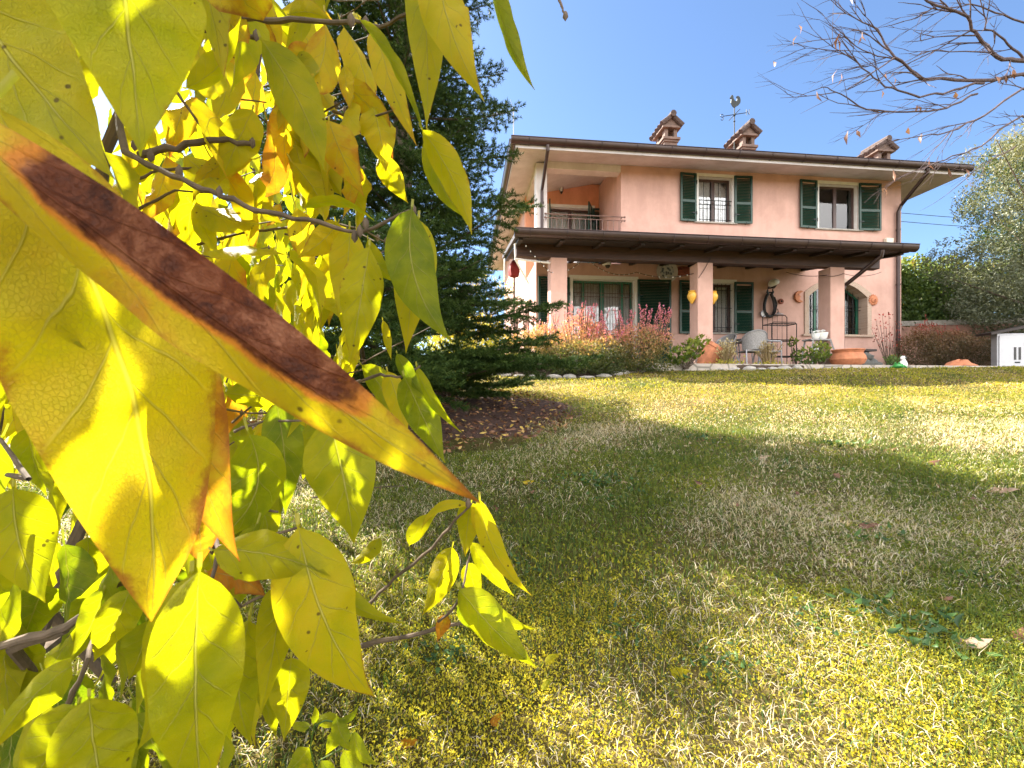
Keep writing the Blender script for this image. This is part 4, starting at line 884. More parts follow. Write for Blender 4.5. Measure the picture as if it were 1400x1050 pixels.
# pale hedge left of the house behind the fir
bush('side_hedge', 'sunlit yellow-green hedge far left behind the fir tree', 'hedge', gbase(560, 480, 15), [(-4, 0, 1.2, 2, .8, 1.3), (-1, 0, 1.3, 2, .8, 1.3), (-7, 0, 1.6, 2.2, .9, 1.8), (1.2, 1, 1.0, 1, .8, 1.1), (-10.5, 0, 1.9, 2.4, 1, 2.1), (-14.5, 0, 2, 2.6, 1, 2.3)], 16000, (.14, .09), 'ygreen', (.15, .7), nst=30)
# ---- overhead bare tree at top right
t = thing('overhanging_tree', 'bare branches with a few curled brown leaves reaching in at the top right', 'tree', (9.3, 6.2, gz(9.3, 6.2)))
bx, by, bz = 9.3, 6.2, gz(9.3, 6.2); rr = random.Random(5)
b = B().tube([(0, 0, -.2), (.05, 0, 1.5), (-.1, -.1, 3.2), (.1, -.2, 4.6), (.3, -.3, 6)], [.17, .14, .12, .10, .07], 12).build('trunk', M['greybark'], t, smooth=True)
b = B(); lv_ = []; tipd = []
def pl(pts): return [(P(*p)[0]-bx, P(*p)[1]-by, P(*p)[2]-bz) for p in pts]
limbs = [([(1530, 150, 5.6), (1400, 100, 5.2), (1345, 112, 5.0), (1262, 106, 4.8), (1222, 78, 4.7), (1200, 40, 4.7)], .024), ([(1480, 90, 5.5), (1400, 82, 5.3), (1362, 80, 5.1), (1335, 50, 5.0), (1322, 24, 4.9), (1270, 2, 4.8), (1240, -20, 4.8)], .026),
 ([(1345, 112, 5.0), (1290, 128, 4.9), (1250, 131, 4.8), (1210, 118, 4.7), (1180, 92, 4.7), (1154, 68, 4.7)], .013), ([(1335, 128, 5.1), (1295, 148, 4.9), (1240, 154, 4.8), (1185, 150, 4.8), (1150, 128, 4.7), (1122, 119, 4.7)], .012),
 ([(1520, 150, 5.5), (1400, 120, 5.2), (1345, 158, 5.0), (1300, 180, 4.9), (1262, 186, 4.8)], .016), ([(1500, 190, 5.4), (1395, 158, 5.1), (1340, 200, 4.9), (1300, 216, 4.8), (1268, 226, 4.8)], .013),
 ([(1400, 82, 5.3), (1380, 60, 5.2), (1350, 38, 5.1), (1345, 5, 5.0)], .014), ([(1262, 106, 4.8), (1224, 80, 4.75), (1180, 70, 4.7), (1145, 46, 4.7)], .008), ([(1430, 40, 5.3), (1370, 20, 5.1), (1330, 5, 5.0), (1260, 22, 4.9)], .011), ([(1390, 200, 5.1), (1360, 215, 5), (1330, 235, 5)], .008)]
def twig(p, d, L, r, lv):
    pts = [p]; q = Vector(p); dd = Vector(d)
    for i in range(4): dd = (dd+Vector((rr.gauss(0, .07), rr.gauss(0, .07), rr.gauss(-.01, .07)))).normalized(); q = q+dd*L/4; pts.append(tuple(q))
    b.tube(pts, [r, r*.85, r*.7, r*.55, r*.35], 5, cap=False); tipd.append((pts[-1], dd))
    if lv:
        for k in range(rr.randint(2, 4)):
            i = rr.randint(1, 4); o = Vector((rr.gauss(-.1, .3), rr.gauss(0, .3), rr.gauss(-.03, .32))); twig(pts[i], (dd+o).normalized(), L*rr.uniform(.4, .75), r*.6, lv-1)
for pts, r in limbs:
    q = pl(pts); n_ = len(q); fine = []
    for i in range(n_-1):
        for k in range(4): f_ = k/4; fine.append(tuple(q[i][j]+(q[i+1][j]-q[i][j])*f_+rr.gauss(0, .008) for j in range(3)))
    fine.append(q[-1]); b.tube(fine, [r*(1-.72*i/len(fine)) for i in range(len(fine))], 8)
    for i in range(3, len(fine), 1):
        if rr.random() < .6:
            d = (Vector(fine[i])-Vector(fine[i-1])).normalized(); o = Vector((rr.gauss(-.45, .28), rr.gauss(0, .3), rr.gauss(-.22, .38))); twig(fine[i], (d*.9+o).normalized(), rr.uniform(.25, .75), r*.25+.0022, 2 if rr.random() < .5 else 1)
b.build('branches', M['twig'], t, smooth=True)
M['dryleaf'] = leafmat('dry_brown_leaves', [(0, (.09, .035, .02)), (.5, (.24, .12, .07)), (1, (.5, .4, .28))], .25)
def curled(b_, c, L, W, d, col): pass
C = []; 
for k in range(36): p, dd = rr.choice(tipd); C.append(p)
C = np.array(C); V, Q, tt = leafcards(C, unit(rnd_dirs(len(C))*.35+np.array([[0, 0, -1.]])), RNG.uniform(.07, .17, len(C)), RNG.uniform(.02, .05, len(C)), RNG.uniform(0, .55, len(C)), .3); npmesh('dry_leaves', V, Q, M['dryleaf'], t, {'tone': tt})
# ------------------------------------------------------------------ fir tree
def fir(loc, H, rad, label, seed, n_dens=330, wr=.33, zb=.25, seg_need=True, hide_side=None):
    rr = random.Random(seed); t = thing('fir_tree', label, 'tree', loc); b = B()
    b.tube([(0, 0, -.2), (0.03, 0, H*.4), (0, .03, H*.8), (0, 0, H)], [.15, .10, .045, .008], 12); b.build('trunk', M['bark'], t, smooth=True)
    segs = []; bl = B(); z = zb
    while z < H-.15:
        k = z/H; Rr = rad(k)*1.0; nb = 8 if z < H*.7 else 6; a0 = rr.uniform(0, 6.28)
        for j in range(nb):
            a = a0+j*6.283/nb+rr.gauss(0, .15); L = Rr*rr.choice((rr.uniform(.55, .85), rr.uniform(.85, 1.15)))*(.76+.24*math.cos(a-R(50))**2+(.32 if math.cos(a+R(130)) > .6 else 0))
            L *= 1+.32*max(0, 1-k/.42)*max(0, math.cos(a+.35))
            if L < .08: continue
            dr = Vector((math.cos(a), math.sin(a), 0)); side = Vector((-math.sin(a), math.cos(a), 0)); up0 = .18-.35*(1-k)+rr.gauss(0, .06); pts = []; ns = 8
            for i in range(ns+1):
                s = i/ns; pts.append(Vector((0, 0, z+rr.uniform(-.005, .005)))+dr*L*s+Vector((0, 0, L*(up0*s+.16*s*s)))+side*L*.05*math.sin(s*3+j))
            bl.tube(pts, [.013*(1-.8*i/ns)*max(.5, L) for i in range(ns+1)], 5, cap=False)
            for i in range(1, ns): segs.append((pts[i], pts[i+1]))
            nsec = max(4, int(L/.07)); 
            for m in range(nsec):
                s = .15+.85*m/nsec; i = min(ns-1, int(s*ns)); p = pts[i].lerp(pts[i+1], s*ns-i); sd = 1 if m % 2 else -1
                l2 = L*.42*(1-s)**.8+.09; d2 = (dr*.65+side*sd*.8+Vector((0, 0, rr.gauss(.05, .14)))).normalized(); e = p+d2*l2+Vector((0, 0, -.04*l2))
                mid = p+d2*l2*.5+Vector((0, 0, .02)); segs += [(p, mid), (mid, e)]
                for q in range(int(l2/.075)):
                    f_ = (q+.6)/(l2/.075); p3 = p.lerp(e, min(f_, .95)); s3 = 1 if q % 2 else -1; d3 = (d2*.9+d2.cross(Vector((0, 0, 1)))*s3*.7+Vector((0, 0, rr.gauss(.06, .12)))).normalized(); l3 = min(.2, l2*.5*(1.1-f_)+.07); segs.append((p3, p3+d3*l3))
        z += wr*rr.uniform(.75, 1.2)*(1 if z < H*.75 else .7)
    bl.build('limbs', M['bark'], t, smooth=True)
    A = np.array([tuple(s[0]) for s in segs]); E = np.array([tuple(s[1]) for s in segs]); Ls = np.linalg.norm(E-A, axis=1); cnt = np.maximum(4, (Ls*n_dens).astype(int)); idx = np.repeat(np.arange(len(A)), cnt)
    f_ = RNG.random(len(idx)); C = A[idx]+(E-A)[idx]*f_[:, None]; ax = unit((E-A)[idx]); rd = rnd_dirs(len(idx), .35); rd = unit(rd-ax*(rd*ax).sum(1)[:, None]); D = unit(ax*.75+rd)
    L = RNG.uniform(.028, .046, len(idx))[:, None]; S = unit(np.cross(D, rnd_dirs(len(idx))))*.0042
    V = np.stack([C-S, C+S, C+D*L], 1).reshape(-1, 3); Q = np.arange(len(V)).reshape(-1, 3)
    r = np.hypot(C[:, 0], C[:, 1]); tn = .38+.4*RNG.random(len(idx))+.25*np.sin(idx*.37)*RNG.random(len(idx))
    npmesh('crown', V, Q, M['fir'], t, {'tone': np.repeat(tn, 3)}); print('fir needles', len(Q)); return t
FX, FY = -1.2, 4.7
fir((FX, FY, gz(FX, FY)), 7.9, lambda k: 1.85*(1-k)**.72, 'dark green fir tree with drooping boughs, standing behind the yellow-leaved shrub', 3)
# ------------------------------------------------------------------ the yellow-leaved shrub right in front of the camera
def broadleaf(name='shrub_leaf', brown=False):
    t = NT(name); uv = t.n('ShaderNodeUVMap'); sp = t.n('ShaderNodeSeparateXYZ'); t.l(uv.outputs[0], sp.inputs[0]); U, Vv = sp.outputs[0], sp.outputs[1]
    tone = t.n('ShaderNodeAttribute', attribute_name='tone').outputs['Fac']
    av = t.math('ABSOLUTE', t.math('MULTIPLY', t.math('SUBTRACT', Vv, .5), 2.0))
    def band(x, w0, w1): 
        m = t.n('ShaderNodeMapRange', interpolation_type='SMOOTHSTEP'); m.inputs[1].default_value = w0; m.inputs[2].default_value = w1; m.inputs[3].default_value = 1; m.inputs[4].default_value = 0; t.l(x, m.inputs[0]); return m.outputs[0]
    mid = band(av, .012, .045)
    wob = t.math('MULTIPLY', t.math('SUBTRACT', t.noise(3, 2, 'UV'), .5), .5)
    side = t.math('GREATER_THAN', Vv, .5)
    k = t.math('ADD', t.math('SUBTRACT', t.math('MULTIPLY', U, 6.5), t.math('MULTIPLY', t.math('POWER', av, .8), 1.5)), t.math('ADD', wob, t.math('MULTIPLY', side, .37)))
    d = t.math('ABSOLUTE', t.math('SUBTRACT', t.math('FRACT', k), .5))
    sv = t.math('MULTIPLY', band(d, .008, .045), t.math('SUBTRACT', 1.0, t.math('POWER', av, 2.5), clamp=True))
    tc = t.n('ShaderNodeTexCoord'); vo = t.n('ShaderNodeTexVoronoi', i_Scale=44.0, feature='DISTANCE_TO_EDGE'); mp = t.n('ShaderNodeMapping'); mp.inputs['Scale'].default_value = (2.2, 1, 1); t.l(tc.outputs['UV'], mp.inputs[0]); t.l(mp.outputs[0], vo.inputs['Vector'])
    ret = band(vo.outputs['Distance'], .0, .07)
    vein = t.math('MAXIMUM', t.math('MAXIMUM', mid, t.math('MULTIPLY', sv, .75)), t.math('MULTIPLY', ret, .2))
    nzb = t.noise(26, 4); nzs = t.noise(60, 4)
    tn = t.math('ADD', tone, t.math('ADD', t.math('MULTIPLY', t.math('SUBTRACT', nzb, .5), .62), t.math('MULTIPLY', t.math('SUBTRACT', nzs, .5), .3)))
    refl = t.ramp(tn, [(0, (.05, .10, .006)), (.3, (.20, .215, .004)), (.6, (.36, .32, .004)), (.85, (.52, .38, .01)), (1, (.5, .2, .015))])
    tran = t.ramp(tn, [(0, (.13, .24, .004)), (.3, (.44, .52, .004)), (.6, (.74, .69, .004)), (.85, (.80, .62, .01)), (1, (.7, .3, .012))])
    refl = t.mix(t.math('MULTIPLY', vein, .6), refl, (.46, .42, .12)); tran = t.mix(t.math('MULTIPLY', vein, .55), tran, (.30, .27, .02))
    # small dark specks, only on some patches
    v2 = t.n('ShaderNodeTexVoronoi', i_Scale=120.0); t.l(tc.outputs['Object'], v2.inputs['Vector'])
    spk = t.math('MULTIPLY', band(v2.outputs['Distance'], .10, .2), t.math('GREATER_THAN', t.noise(40, 2), .60))
    spk = t.math('MULTIPLY', spk, t.math('GREATER_THAN', tone, .45))
    refl = t.mix(t.math('MULTIPLY', spk, .8), refl, (.06, .03, .01)); tran = t.mix(t.math('MULTIPLY', spk, .8), tran, (.06, .03, .01))
    # rusty scorched margins and blotches on the older leaves
    ed = t.math('ADD', t.math('POWER', av, 4.0), t.math('POWER', U, 9.0)); rn = t.noise(38, 5, rough=.7)
    rf = t.n('ShaderNodeMapRange', interpolation_type='SMOOTHSTEP'); rf.inputs[1].default_value = .98; rf.inputs[2].default_value = 1.2
    t.l(t.math('ADD', t.math('ADD', rn, t.math('MULTIPLY', ed, .22)), t.math('MULTIPLY', tone, .42)), rf.inputs[0])
    refl = t.mix(t.math('MULTIPLY', rf.outputs[0], .85), refl, (.28, .10, .02)); tran = t.mix(t.math('MULTIPLY', rf.outputs[0], .85), tran, (.42, .15, .015))
    if brown:
        bt_ = t.n('ShaderNodeAttribute', attribute_name='brown').outputs['Fac']
        bf = t.math('ADD', bt_, t.math('MULTIPLY', t.math('SUBTRACT', t.noise(22, 6, rough=.7), .5), .95)); m0 = t.n('ShaderNodeMapRange', interpolation_type='SMOOTHSTEP'); m0.inputs[1].default_value = .38; m0.inputs[2].default_value = .58; t.l(bf, m0.inputs[0])
        streak = t.noise(75, 7, rough=.7, dist=.8)
        br = t.ramp(streak, [(.3, (.02, .006, .004)), (.5, (.12, .036, .014)), (.72, (.34, .16, .09))]); btr = t.ramp(streak, [(.35, (.07, .014, .002)), (.7, (.42, .11, .015))])
        m3 = t.n('ShaderNodeMapRange', interpolation_type='SMOOTHSTEP'); m3.inputs[1].default_value = .2; m3.inputs[2].default_value = .42; t.l(bf, m3.inputs[0])
        refl = t.mix(m3.outputs[0], refl, (.58, .22, .03)); tran = t.mix(m3.outputs[0], tran, (.85, .30, .03)); refl = t.mix(m0.outputs[0], refl, br); tran = t.mix(m0.outputs[0], tran, btr)
    h = t.math('ADD', t.math('MULTIPLY', vein, -.5), t.math('MULTIPLY', nzs, .5))
    bp = t.n('ShaderNodeBump', i_Strength=1.0, i_Distance=.0026); t.l(h, bp.inputs['Height'])
    p = t.n('ShaderNodeBsdfPrincipled', i_Roughness=.42, i_Specular_IOR_Level=.2); t.l(refl, p.inputs['Base Color']); t.l(bp.outputs[0], p.inputs['Normal'])
    tr = t.n('ShaderNodeBsdfTranslucent'); t.l(tran, tr.inputs[0]); t.l(bp.outputs[0], tr.inputs[1])
    mx = t.n('ShaderNodeMixShader'); mx.inputs[0].default_value = .5; t.l(p.outputs[0], mx.inputs[1]); t.l(tr.outputs[0], mx.inputs[2]); return t.done(mx.outputs[0])
M['leaf'] = broadleaf(); M['leafbrown'] = broadleaf('withered_leaf', True)
EYE = Vector((0, 0, CAMZ))
def leafgeo(A, T, wid, roll=0, bend=0, fold=.25, twist=0, arch=0, nu=22, nv=10, tone=.5, pet=.05, view=None, seed=0, wavy=1, shape=(.66, 1.3), brownf=None):
    """leaf blade from A to T; wid half... full width in metres"""
    rr = random.Random(seed); A, T = Vector(A), Vector(T); L = (T-A).length; mid = (A+T)/2
    v = (mid-EYE).normalized() if view is None else Vector(view).normalized(); s0 = (T-A).cross(v)
    s0 = s0.normalized() if s0.length > 1e-6 else Vector((1, 0, 0)); n0 = s0.cross((T-A).normalized()).normalized()
    Cc = mid+s0*bend*2*L-n0*arch*2*L*-1
    pk = shape[0]/(shape[0]+shape[1]); nrm = pk**shape[0]*(1-pk)**shape[1]
    rows = []; us = [-1, -.66, -.33]+[i/nu for i in range(nu+1)]
    V = []; UV = []; TN = []; BR = []; ph = rr.uniform(0, 6)
    t0 = (Cc-A).normalized()
    for u in us:
        if u < 0:
            p = A+t0*(u*pet*L)+Vector((0, 0, 1))*(u*u*pet*L*.5); tg = t0; hwid = .007*L+.0004
        else:
            p = A*(1-u)**2+Cc*2*u*(1-u)+T*u*u; tg = ((Cc-A)*(1-u)+(T-Cc)*u).normalized(); hwid = max(.006*L if u < .5 else .0002, wid/2*(max(u, 0)**shape[0]*max(0, 1-u)**shape[1]/nrm))
        S = tg.cross(v).normalized(); a = roll+twist*(max(u, 0)-.5); S = Matrix.Rotation(a, 3, tg) @ S; N = S.cross(tg).normalized()
        for j in range(nv+1):
            q = 2*j/nv-1; wv = wavy*hwid*.13*math.sin(u*17+ph+q*1.5)*q*q+wavy*hwid*.05*math.sin(u*31+ph+2*q)
            V.append(p+S*hwid*q*(1-.08*abs(fold)*abs(q))+N*(hwid*fold*abs(q)**1.4+wv)); UV.append((max(u, 0), .5+q/2 if u >= 0 else .5)); TN.append(tone+.10*(u > 0)*u**3+.05*abs(q)+(-.05 if u < 0 else 0))
            BR.append(brownf(u, q) if brownf else 0)
    n = nv+1; F_ = [(i*n+j, i*n+j+1, (i+1)*n+j+1, (i+1)*n+j) for i in range(len(us)-1) for j in range(nv)]
    return V, F_, UV, TN, BR
ROOT = (-1.0, 1.15)
shrub = thing('leafy_shrub', 'yellow-leaved autumn shrub filling the left foreground, its leaves hanging in front of the camera', 'shrub', (ROOT[0], ROOT[1], gz(*ROOT)))
SH = Vector(shrub.location)
LN = [0]
def hero(b, t, w, d0, d1=None, tone=.5, roll=0, bend=0, name='leaf', label=None, parent=None, mat=None, **kw):
    d1 = d0 if d1 is None else d1; A, T = P(b[0], b[1], d0), P(t[0], t[1], d1); LN[0] += 1
    pr = parent or shrub; off = Vector(pr.location)
    V, F_, UV, TN, BR = leafgeo(A, T, w*.82/F*(d0+d1)/2, R(roll), bend, tone=tone, seed=LN[0], **kw)
    o = npmesh(name, [v-off for v in V], F_, mat or M['leaf'], pr, {'tone': TN, 'brown': BR}, UV, True)
    if label: o['label'] = label
    return o
H = hero
# --- the closest leaves
H((120, -260), (192, 214), 262, .17, .19, .40, -12, .02, fold=.12, nu=40, nv=16, label='huge olive-green leaf filling the top left corner')
H((-150, -150), (158, 246), 235, .20, .215, .48, 10, -.02, fold=.15, nu=40, nv=16)
H((-120, 60), (117, 478), 235, .155, .18, .42, 0, -.10, fold=.12, nu=40, nv=16)
H((-5, 150), (207, 850), 285, .16, .20, .70, -8, .07, fold=.14, nu=48, nv=20, shape=(.7, .95), label='broad golden leaf below the brown one, its tip pointing down')
H((236, 420), (328, 768), 118, .215, .23, .88, 5, -.05, fold=.2, nu=32, nv=12)
def brf(u, q): return (1 if q > .1+.6*max(0, u-.6) else 1-(.1+.6*max(0, u-.6)-q)*1.35)*min(1, max(0, (u-.09)*7))*min(1, max(0, (.80-u)*6))-.12
H((-170, 84), (657, 688), 146, .125, .18, .78, 4, -.012, nu=60, nv=24, fold=.3, mat=M['leafbrown'], brownf=brf, wavy=2.2, shape=(.8, 1.0), label='withered leaf with a dark brown stripe across the picture'); 
HL_ = [
 ((572, -90), (583, 175), 66, .36, .36, .50, 0, .02), ((600, -70), (662, 139), 82, .34, .34, .66, -10, -.07), ((668, -40), (731, 123), 36, .33, .34, .25, 30, -.05),
 ((492, 28), (580, 184), 26, .34, .36, .30, 40, .06), ((578, 178), (645, 321), 52, .36, .38, .62, 15, .06), ((585, 185), (640, 300), 40, .40, .40, .35, 10, -.10), ((515, 40), (570, 200), 50, .44, .44, .72, -25, -.03),
 ((358, 55), (443, 234), 78, .42, .42, .40, 5, .05), ((450, 165), (498, 269), 62, .48, .48, .78, 5, -.03), ((520, 210), (558, 278), 40, .55, .55, .60, 5, -.03), ((510, 146), (528, 236), 58, .52, .52, .62, -10, .02),
 ((395, 180), (467, 268), 66, .56, .56, .50, 10, .04), ((418, 284), (512, 302), 24, .45, .46, .40, 45, .16), ((563, 286), (617, 467), 84, .38, .38, .16, -8, -.12), ((572, 300), (555, 483), 72, .42, .42, .52, 4, .0), ((505, 338), (478, 502), 72, .40, .40, .52, 2, -.0),
 ((478, 312), (462, 434), 60, .47, .47, .62, -8, .03), ((462, 304), (407, 352), 48, .48, .48, .74, 8, .06), ((503, 328), (560, 388), 30, .44, .44, .40, 30, -.16), ((545, 320), (585, 388), 32, .45, .45, .32, 20, -.12), ((523, 438), (535, 492), 16, .5, .5, .62, 20, 0),
 ((543, 484), (580, 541), 26, .42, .42, .10, 20, -.04), ((553, 516), (608, 633), 62, .42, .43, .24, 4, .0), ((570, 502), (632, 592), 24, .43, .43, .38, 35, -.08), ((530, 508), (557, 597), 40, .5, .5, .64, -5, .02),
 ((450, 575), (484, 745), 112, .40, .40, .36, 5, .02), ((378, 552), (390, 704), 62, .46, .46, .12, 5, .03), ((318, 598), (388, 684), 32, .44, .44, .22, 30, .14), ((408, 722), (513, 953), 126, .31, .33, .62, -8, -.06), ((410, 718), (555, 853), 50, .37, .37, .34, 35, -.14),
 ((292, 752), (452, 788), 84, .30, .31, .42, -8, .06), ((272, 712), (276, 772), 54, .33, .33, .92, 0, 0), ((284, 782), (364, 816), 50, .36, .36, .95, -10, .08), ((272, 782), (280, 1105), 136, .24, .25, .40, 3, -.02), ((262, 786), (188, 1025), 112, .28, .28, .46, 8, .06),
 ((18, 668), (62, 824), 98, .30, .30, .42, 6, -.05), ((384, 798), (355, 982), 64, .34, .34, .46, -6, .02), ((398, 900), (388, 1014), 66, .36, .36, .48, 8, .0), ((398, 792), (390, 874), 54, .37, .37, .46, 3, 0), ((430, 800), (412, 905), 70, .40, .40, .36, 3, -.05),
 ((122, 955), (160, 1130), 112, .27, .27, .42, 5, -.03), ((106, 965), (10, 1110), 92, .28, .28, .42, -10, .03), ((98, 910), (-20, 1040), 62, .30, .30, .40, 20, -.06), ((142, 808), (95, 908), 52, .38, .38, .30, 5, .03), ((178, 806), (128, 905), 60, .36, .36, .40, -5, .02),
 ((640, 690), (575, 728), 18, .50, .50, .66, 30, -.22), ((618, 748), (577, 842), 48, .52, .52, .58, 8, .03), ((644, 688), (636, 762), 44, .50, .50, .56, 5, -.02), ((656, 684), (727, 814), 38, .48, .49, .64, 18, -.10), ((652, 688), (680, 750), 34, .49, .49, .72, 10, -.08),
 ((645, 742), (703, 815), 34, .52, .52, .46, 15, -.05), ((628, 806), (733, 912), 66, .46, .46, .36, 12, -.03), ((630, 804), (735, 860), 44, .47, .47, .38, 25, -.12), ((626, 830), (670, 880), 28, .48, .48, .12, 20, .02),
 ((612, 842), (598, 878), 24, .5, .5, .98, 5, -.05), ((640, 770), (655, 830), 34, .54, .54, .42, 0, 0), ((520, 735), (478, 770), 26, .6, .6, .5, 20, .1), ((560, 745), (600, 700), 30, .6, .6, .45, 10, .1),
 ((60, 800), (20, 905), 66, .45, .45, .2, 0, 0), ((230, 620), (262, 700), 40, .5, .5, .3, 0, 0), ((300, 130), (262, 40), 54, .42, .42, .6, 0, .05), ((300, 28), (340, 60), 60, .42, .42, .8, 10, .1), ((395, 20), (455, 30), 34, .4, .4, .7, 10, .1),
 ((330, 780), (290, 830), 40, .42, .42, .8, 0, 0), ((470, 90), (478, 150), 26, .5, .5, .8, 10, 0), ((255, 120), (330, 20), 40, .36, .36, .45, 30, -.1), ((420, 60), (395, 105), 40, .5, .5, .85, 0, 0), ((345, 150), (300, 250), 60, .48, .48, .5, 15, 0), ((425, 200), (400, 270), 48, .6, .6, .7, 0, 0),
 ((330, 640), (350, 745), 46, .52, .52, .2, 0, .05), ((470, 640), (500, 700), 40, .55, .55, .3, 0, .05), ((200, 850), (175, 930), 60, .42, .42, .35, 0, .05)]
for i, (b_, t_, w, d0, d1, tn, rl, bd) in enumerate(HL_):
    rr = random.Random(i*7+1); H(b_, t_, w, d0, d1, tn, rl, bd, fold=rr.uniform(.1, .65), twist=R(rr.uniform(-40, 40)), arch=rr.uniform(-.1, .1), nu=20, nv=8, wavy=rr.uniform(.6, 1.5))
print('hero leaves', LN[0])
# --- stems
b = B()
def px(*pts): return [Vector(P(*p))-SH for p in pts]
def rough(pts, r, n=8, sub=4):
    out = []; rs = []; rr = random.Random(len(b.v))
    for i in range(len(pts)-1):
        for k in range(sub):
            f_ = k/sub; out.append(pts[i].lerp(pts[i+1], f_)+Vector([rr.gauss(0, r[0]*.25) for _ in range(3)])); rs.append((r[0]+(r[1]-r[0])*(i+f_)/(len(pts)-1))*rr.uniform(.88, 1.18))
    out.append(pts[-1]); rs.append(r[1]); b.tube(out, rs, n)
rough([Vector((0, 0, -.1)), Vector((.02, -.05, .25))]+px((40, 900, .75), (230, 430, .85), (262, 315, .85), (345, 108, .88), (385, -60, .9)), (.012, .0062))
rough([Vector((-.02, .03, -.1))]+px((-60, 700, .8), (120, 300, .75), (180, 100, .72), (230, -80, .75)), (.013, .006)); rough([Vector((.03, 0, -.1))]+px((100, 1000, .6), (20, 880, .42), (90, 862, .40)), (.008, .003))
rough(px((-40, 895, .42), (30, 875, .40), (95, 858, .40), (160, 800, .39), (250, 760, .37), (290, 745, .36)), (.0042, .002)); rough(px((150, 100, .55), (172, 208, .45), (235, 240, .42), (290, 262, .42), (350, 287, .42), (420, 300, .42), (492, 320, .43), (560, 288, .42)), (.0036, .0014))
rough(px((190, 210, .46), (240, 200, .46), (300, 190, .47), (345, 197, .48)), (.004, .0026)); rough(px((262, 20, .44), (330, 24, .42), (400, 28, .40), (478, 30, .36)), (.003, .0018)); rough(px((270, 40, .47), (310, 45, .46), (350, 52, .45)), (.003, .0022))
rough(px((228, 105, .5), (258, 150, .5), (285, 187, .49)), (.0016, .0012), 6); rough(px((175, 250, .5), (220, 232, .5), (270, 230, .5), (330, 210, .5)), (.0018, .001), 6); rough(px((190, 285, .52), (240, 260, .52), (300, 265, .5)), (.0018, .001), 6)
rough(px((270, 335, .6), (330, 318, .58), (400, 310, .55), (455, 302, .5)), (.002, .0012), 6); rough(px((478, 25, .42), (520, 38, .42), (572, 10, .38), (640, -40, .36)), (.0018, .0014), 6)
rough(px((455, 152, .55), (495, 165, .53), (540, 150, .5)), (.002, .001), 6); rough(px((400, 90, .6), (440, 108, .58), (480, 120, .55), (530, 105, .55)), (.002, .001), 6); rough(px((330, 200, .6), (400, 160, .6), (460, 165, .58)), (.002, .001), 6)
rough(px((470, 530, .5), (520, 512, .46), (550, 515, .43), (575, 500, .43)), (.0018, .001), 6); rough(px((320, 590, .48), (360, 575, .47), (440, 575, .42)), (.0018, .001), 6); rough(px((330, 440, .6), (400, 480, .55), (470, 530, .5)), (.0022, .0018), 6)
rough(px((330, 960, .7), (440, 905, .62), (500, 880, .55), (560, 870, .52), (632, 852, .5)), (.0045, .002)); rough(px((500, 830, .62), (540, 790, .58), (590, 750, .54), (622, 712, .51), (645, 688, .5)), (.0026, .0012)); rough(px((600, 850, .5), (622, 830, .48), (632, 806, .47), (642, 760, .5)), (.0016, .001), 6)
rough(px((250, 690, .42), (280, 700, .38), (300, 750, .34), (290, 790, .32)), (.0022, .0014)); rough(px((300, 750, .34), (360, 735, .35), (410, 720, .35)), (.0016, .001), 6); rough(px((250, 690, .42), (330, 690, .42), (380, 700, .42)), (.002, .001), 6)
rough(px((60, 1020, .4), (95, 960, .33), (120, 900, .34), (135, 850, .38)), (.0024, .0014)); rough(px((280, 790, .32), (330, 830, .36), (395, 795, .37)), (.0014, .001), 6); rough(px((10, 650, .35), (40, 655, .33), (0, 600, .4)), (.002, .0016))
rr = random.Random(77); budb = B()
b_main = b
for k in range(60):      # finer side twigs deeper in the shrub
    x0, y0, d = rr.uniform(150, 480), rr.uniform(-40, 700), rr.uniform(.55, 1.1); dx, dy = rr.uniform(30, 130), rr.uniform(-70, 30)
    rough(px((x0, y0, d), (x0+dx*.5, y0+dy*.5+rr.uniform(-8, 8), d-.02), (x0+dx, y0+dy, d-.05)), (.0018, .0009), 5, 3)
    for q in range(2): f_ = rr.random(); v = px((x0+dx*f_, y0+dy*f_, d-.03))[0]; budb.lathe([(.0003, -.004), (.0028, 0), (.0022, .004), (.0003, .007)], tuple(v), 6)
for s in ((480, 30, .36), (500, 34, .37), (330, 24, .42), (350, 50, .45), (245, 236, .42), (300, 265, .42), (345, 197, .48), (492, 318, .42), (500, 308, .42), (485, 325, .425), (640, 690, .5), (565, 290, .42), (470, 128, .56), (480, 122, .55), (290, 750, .35), (282, 744, .35), (206, 215, .44), (184, 200, .45)):
    v = px(s)[0]; budb.lathe([(.0003, -.005), (.0032, -.001), (.0028, .004), (.0003, .008)], tuple(v), 7)
rough(px((742, -70, .5), (762, -10, .5), (768, 8, .5), (773, 22, .5)), (.0016, .0011), 6); budb.lathe([(.0003, -.005), (.0034, 0), (.0026, .004), (.0003, .007)], tuple(px((773, 23, .5))[0]), 7)
b.build('stems', M['bark'], shrub, smooth=True); budb.build('buds', M['bark'], shrub, smooth=True)['kind'] = 'stuff'
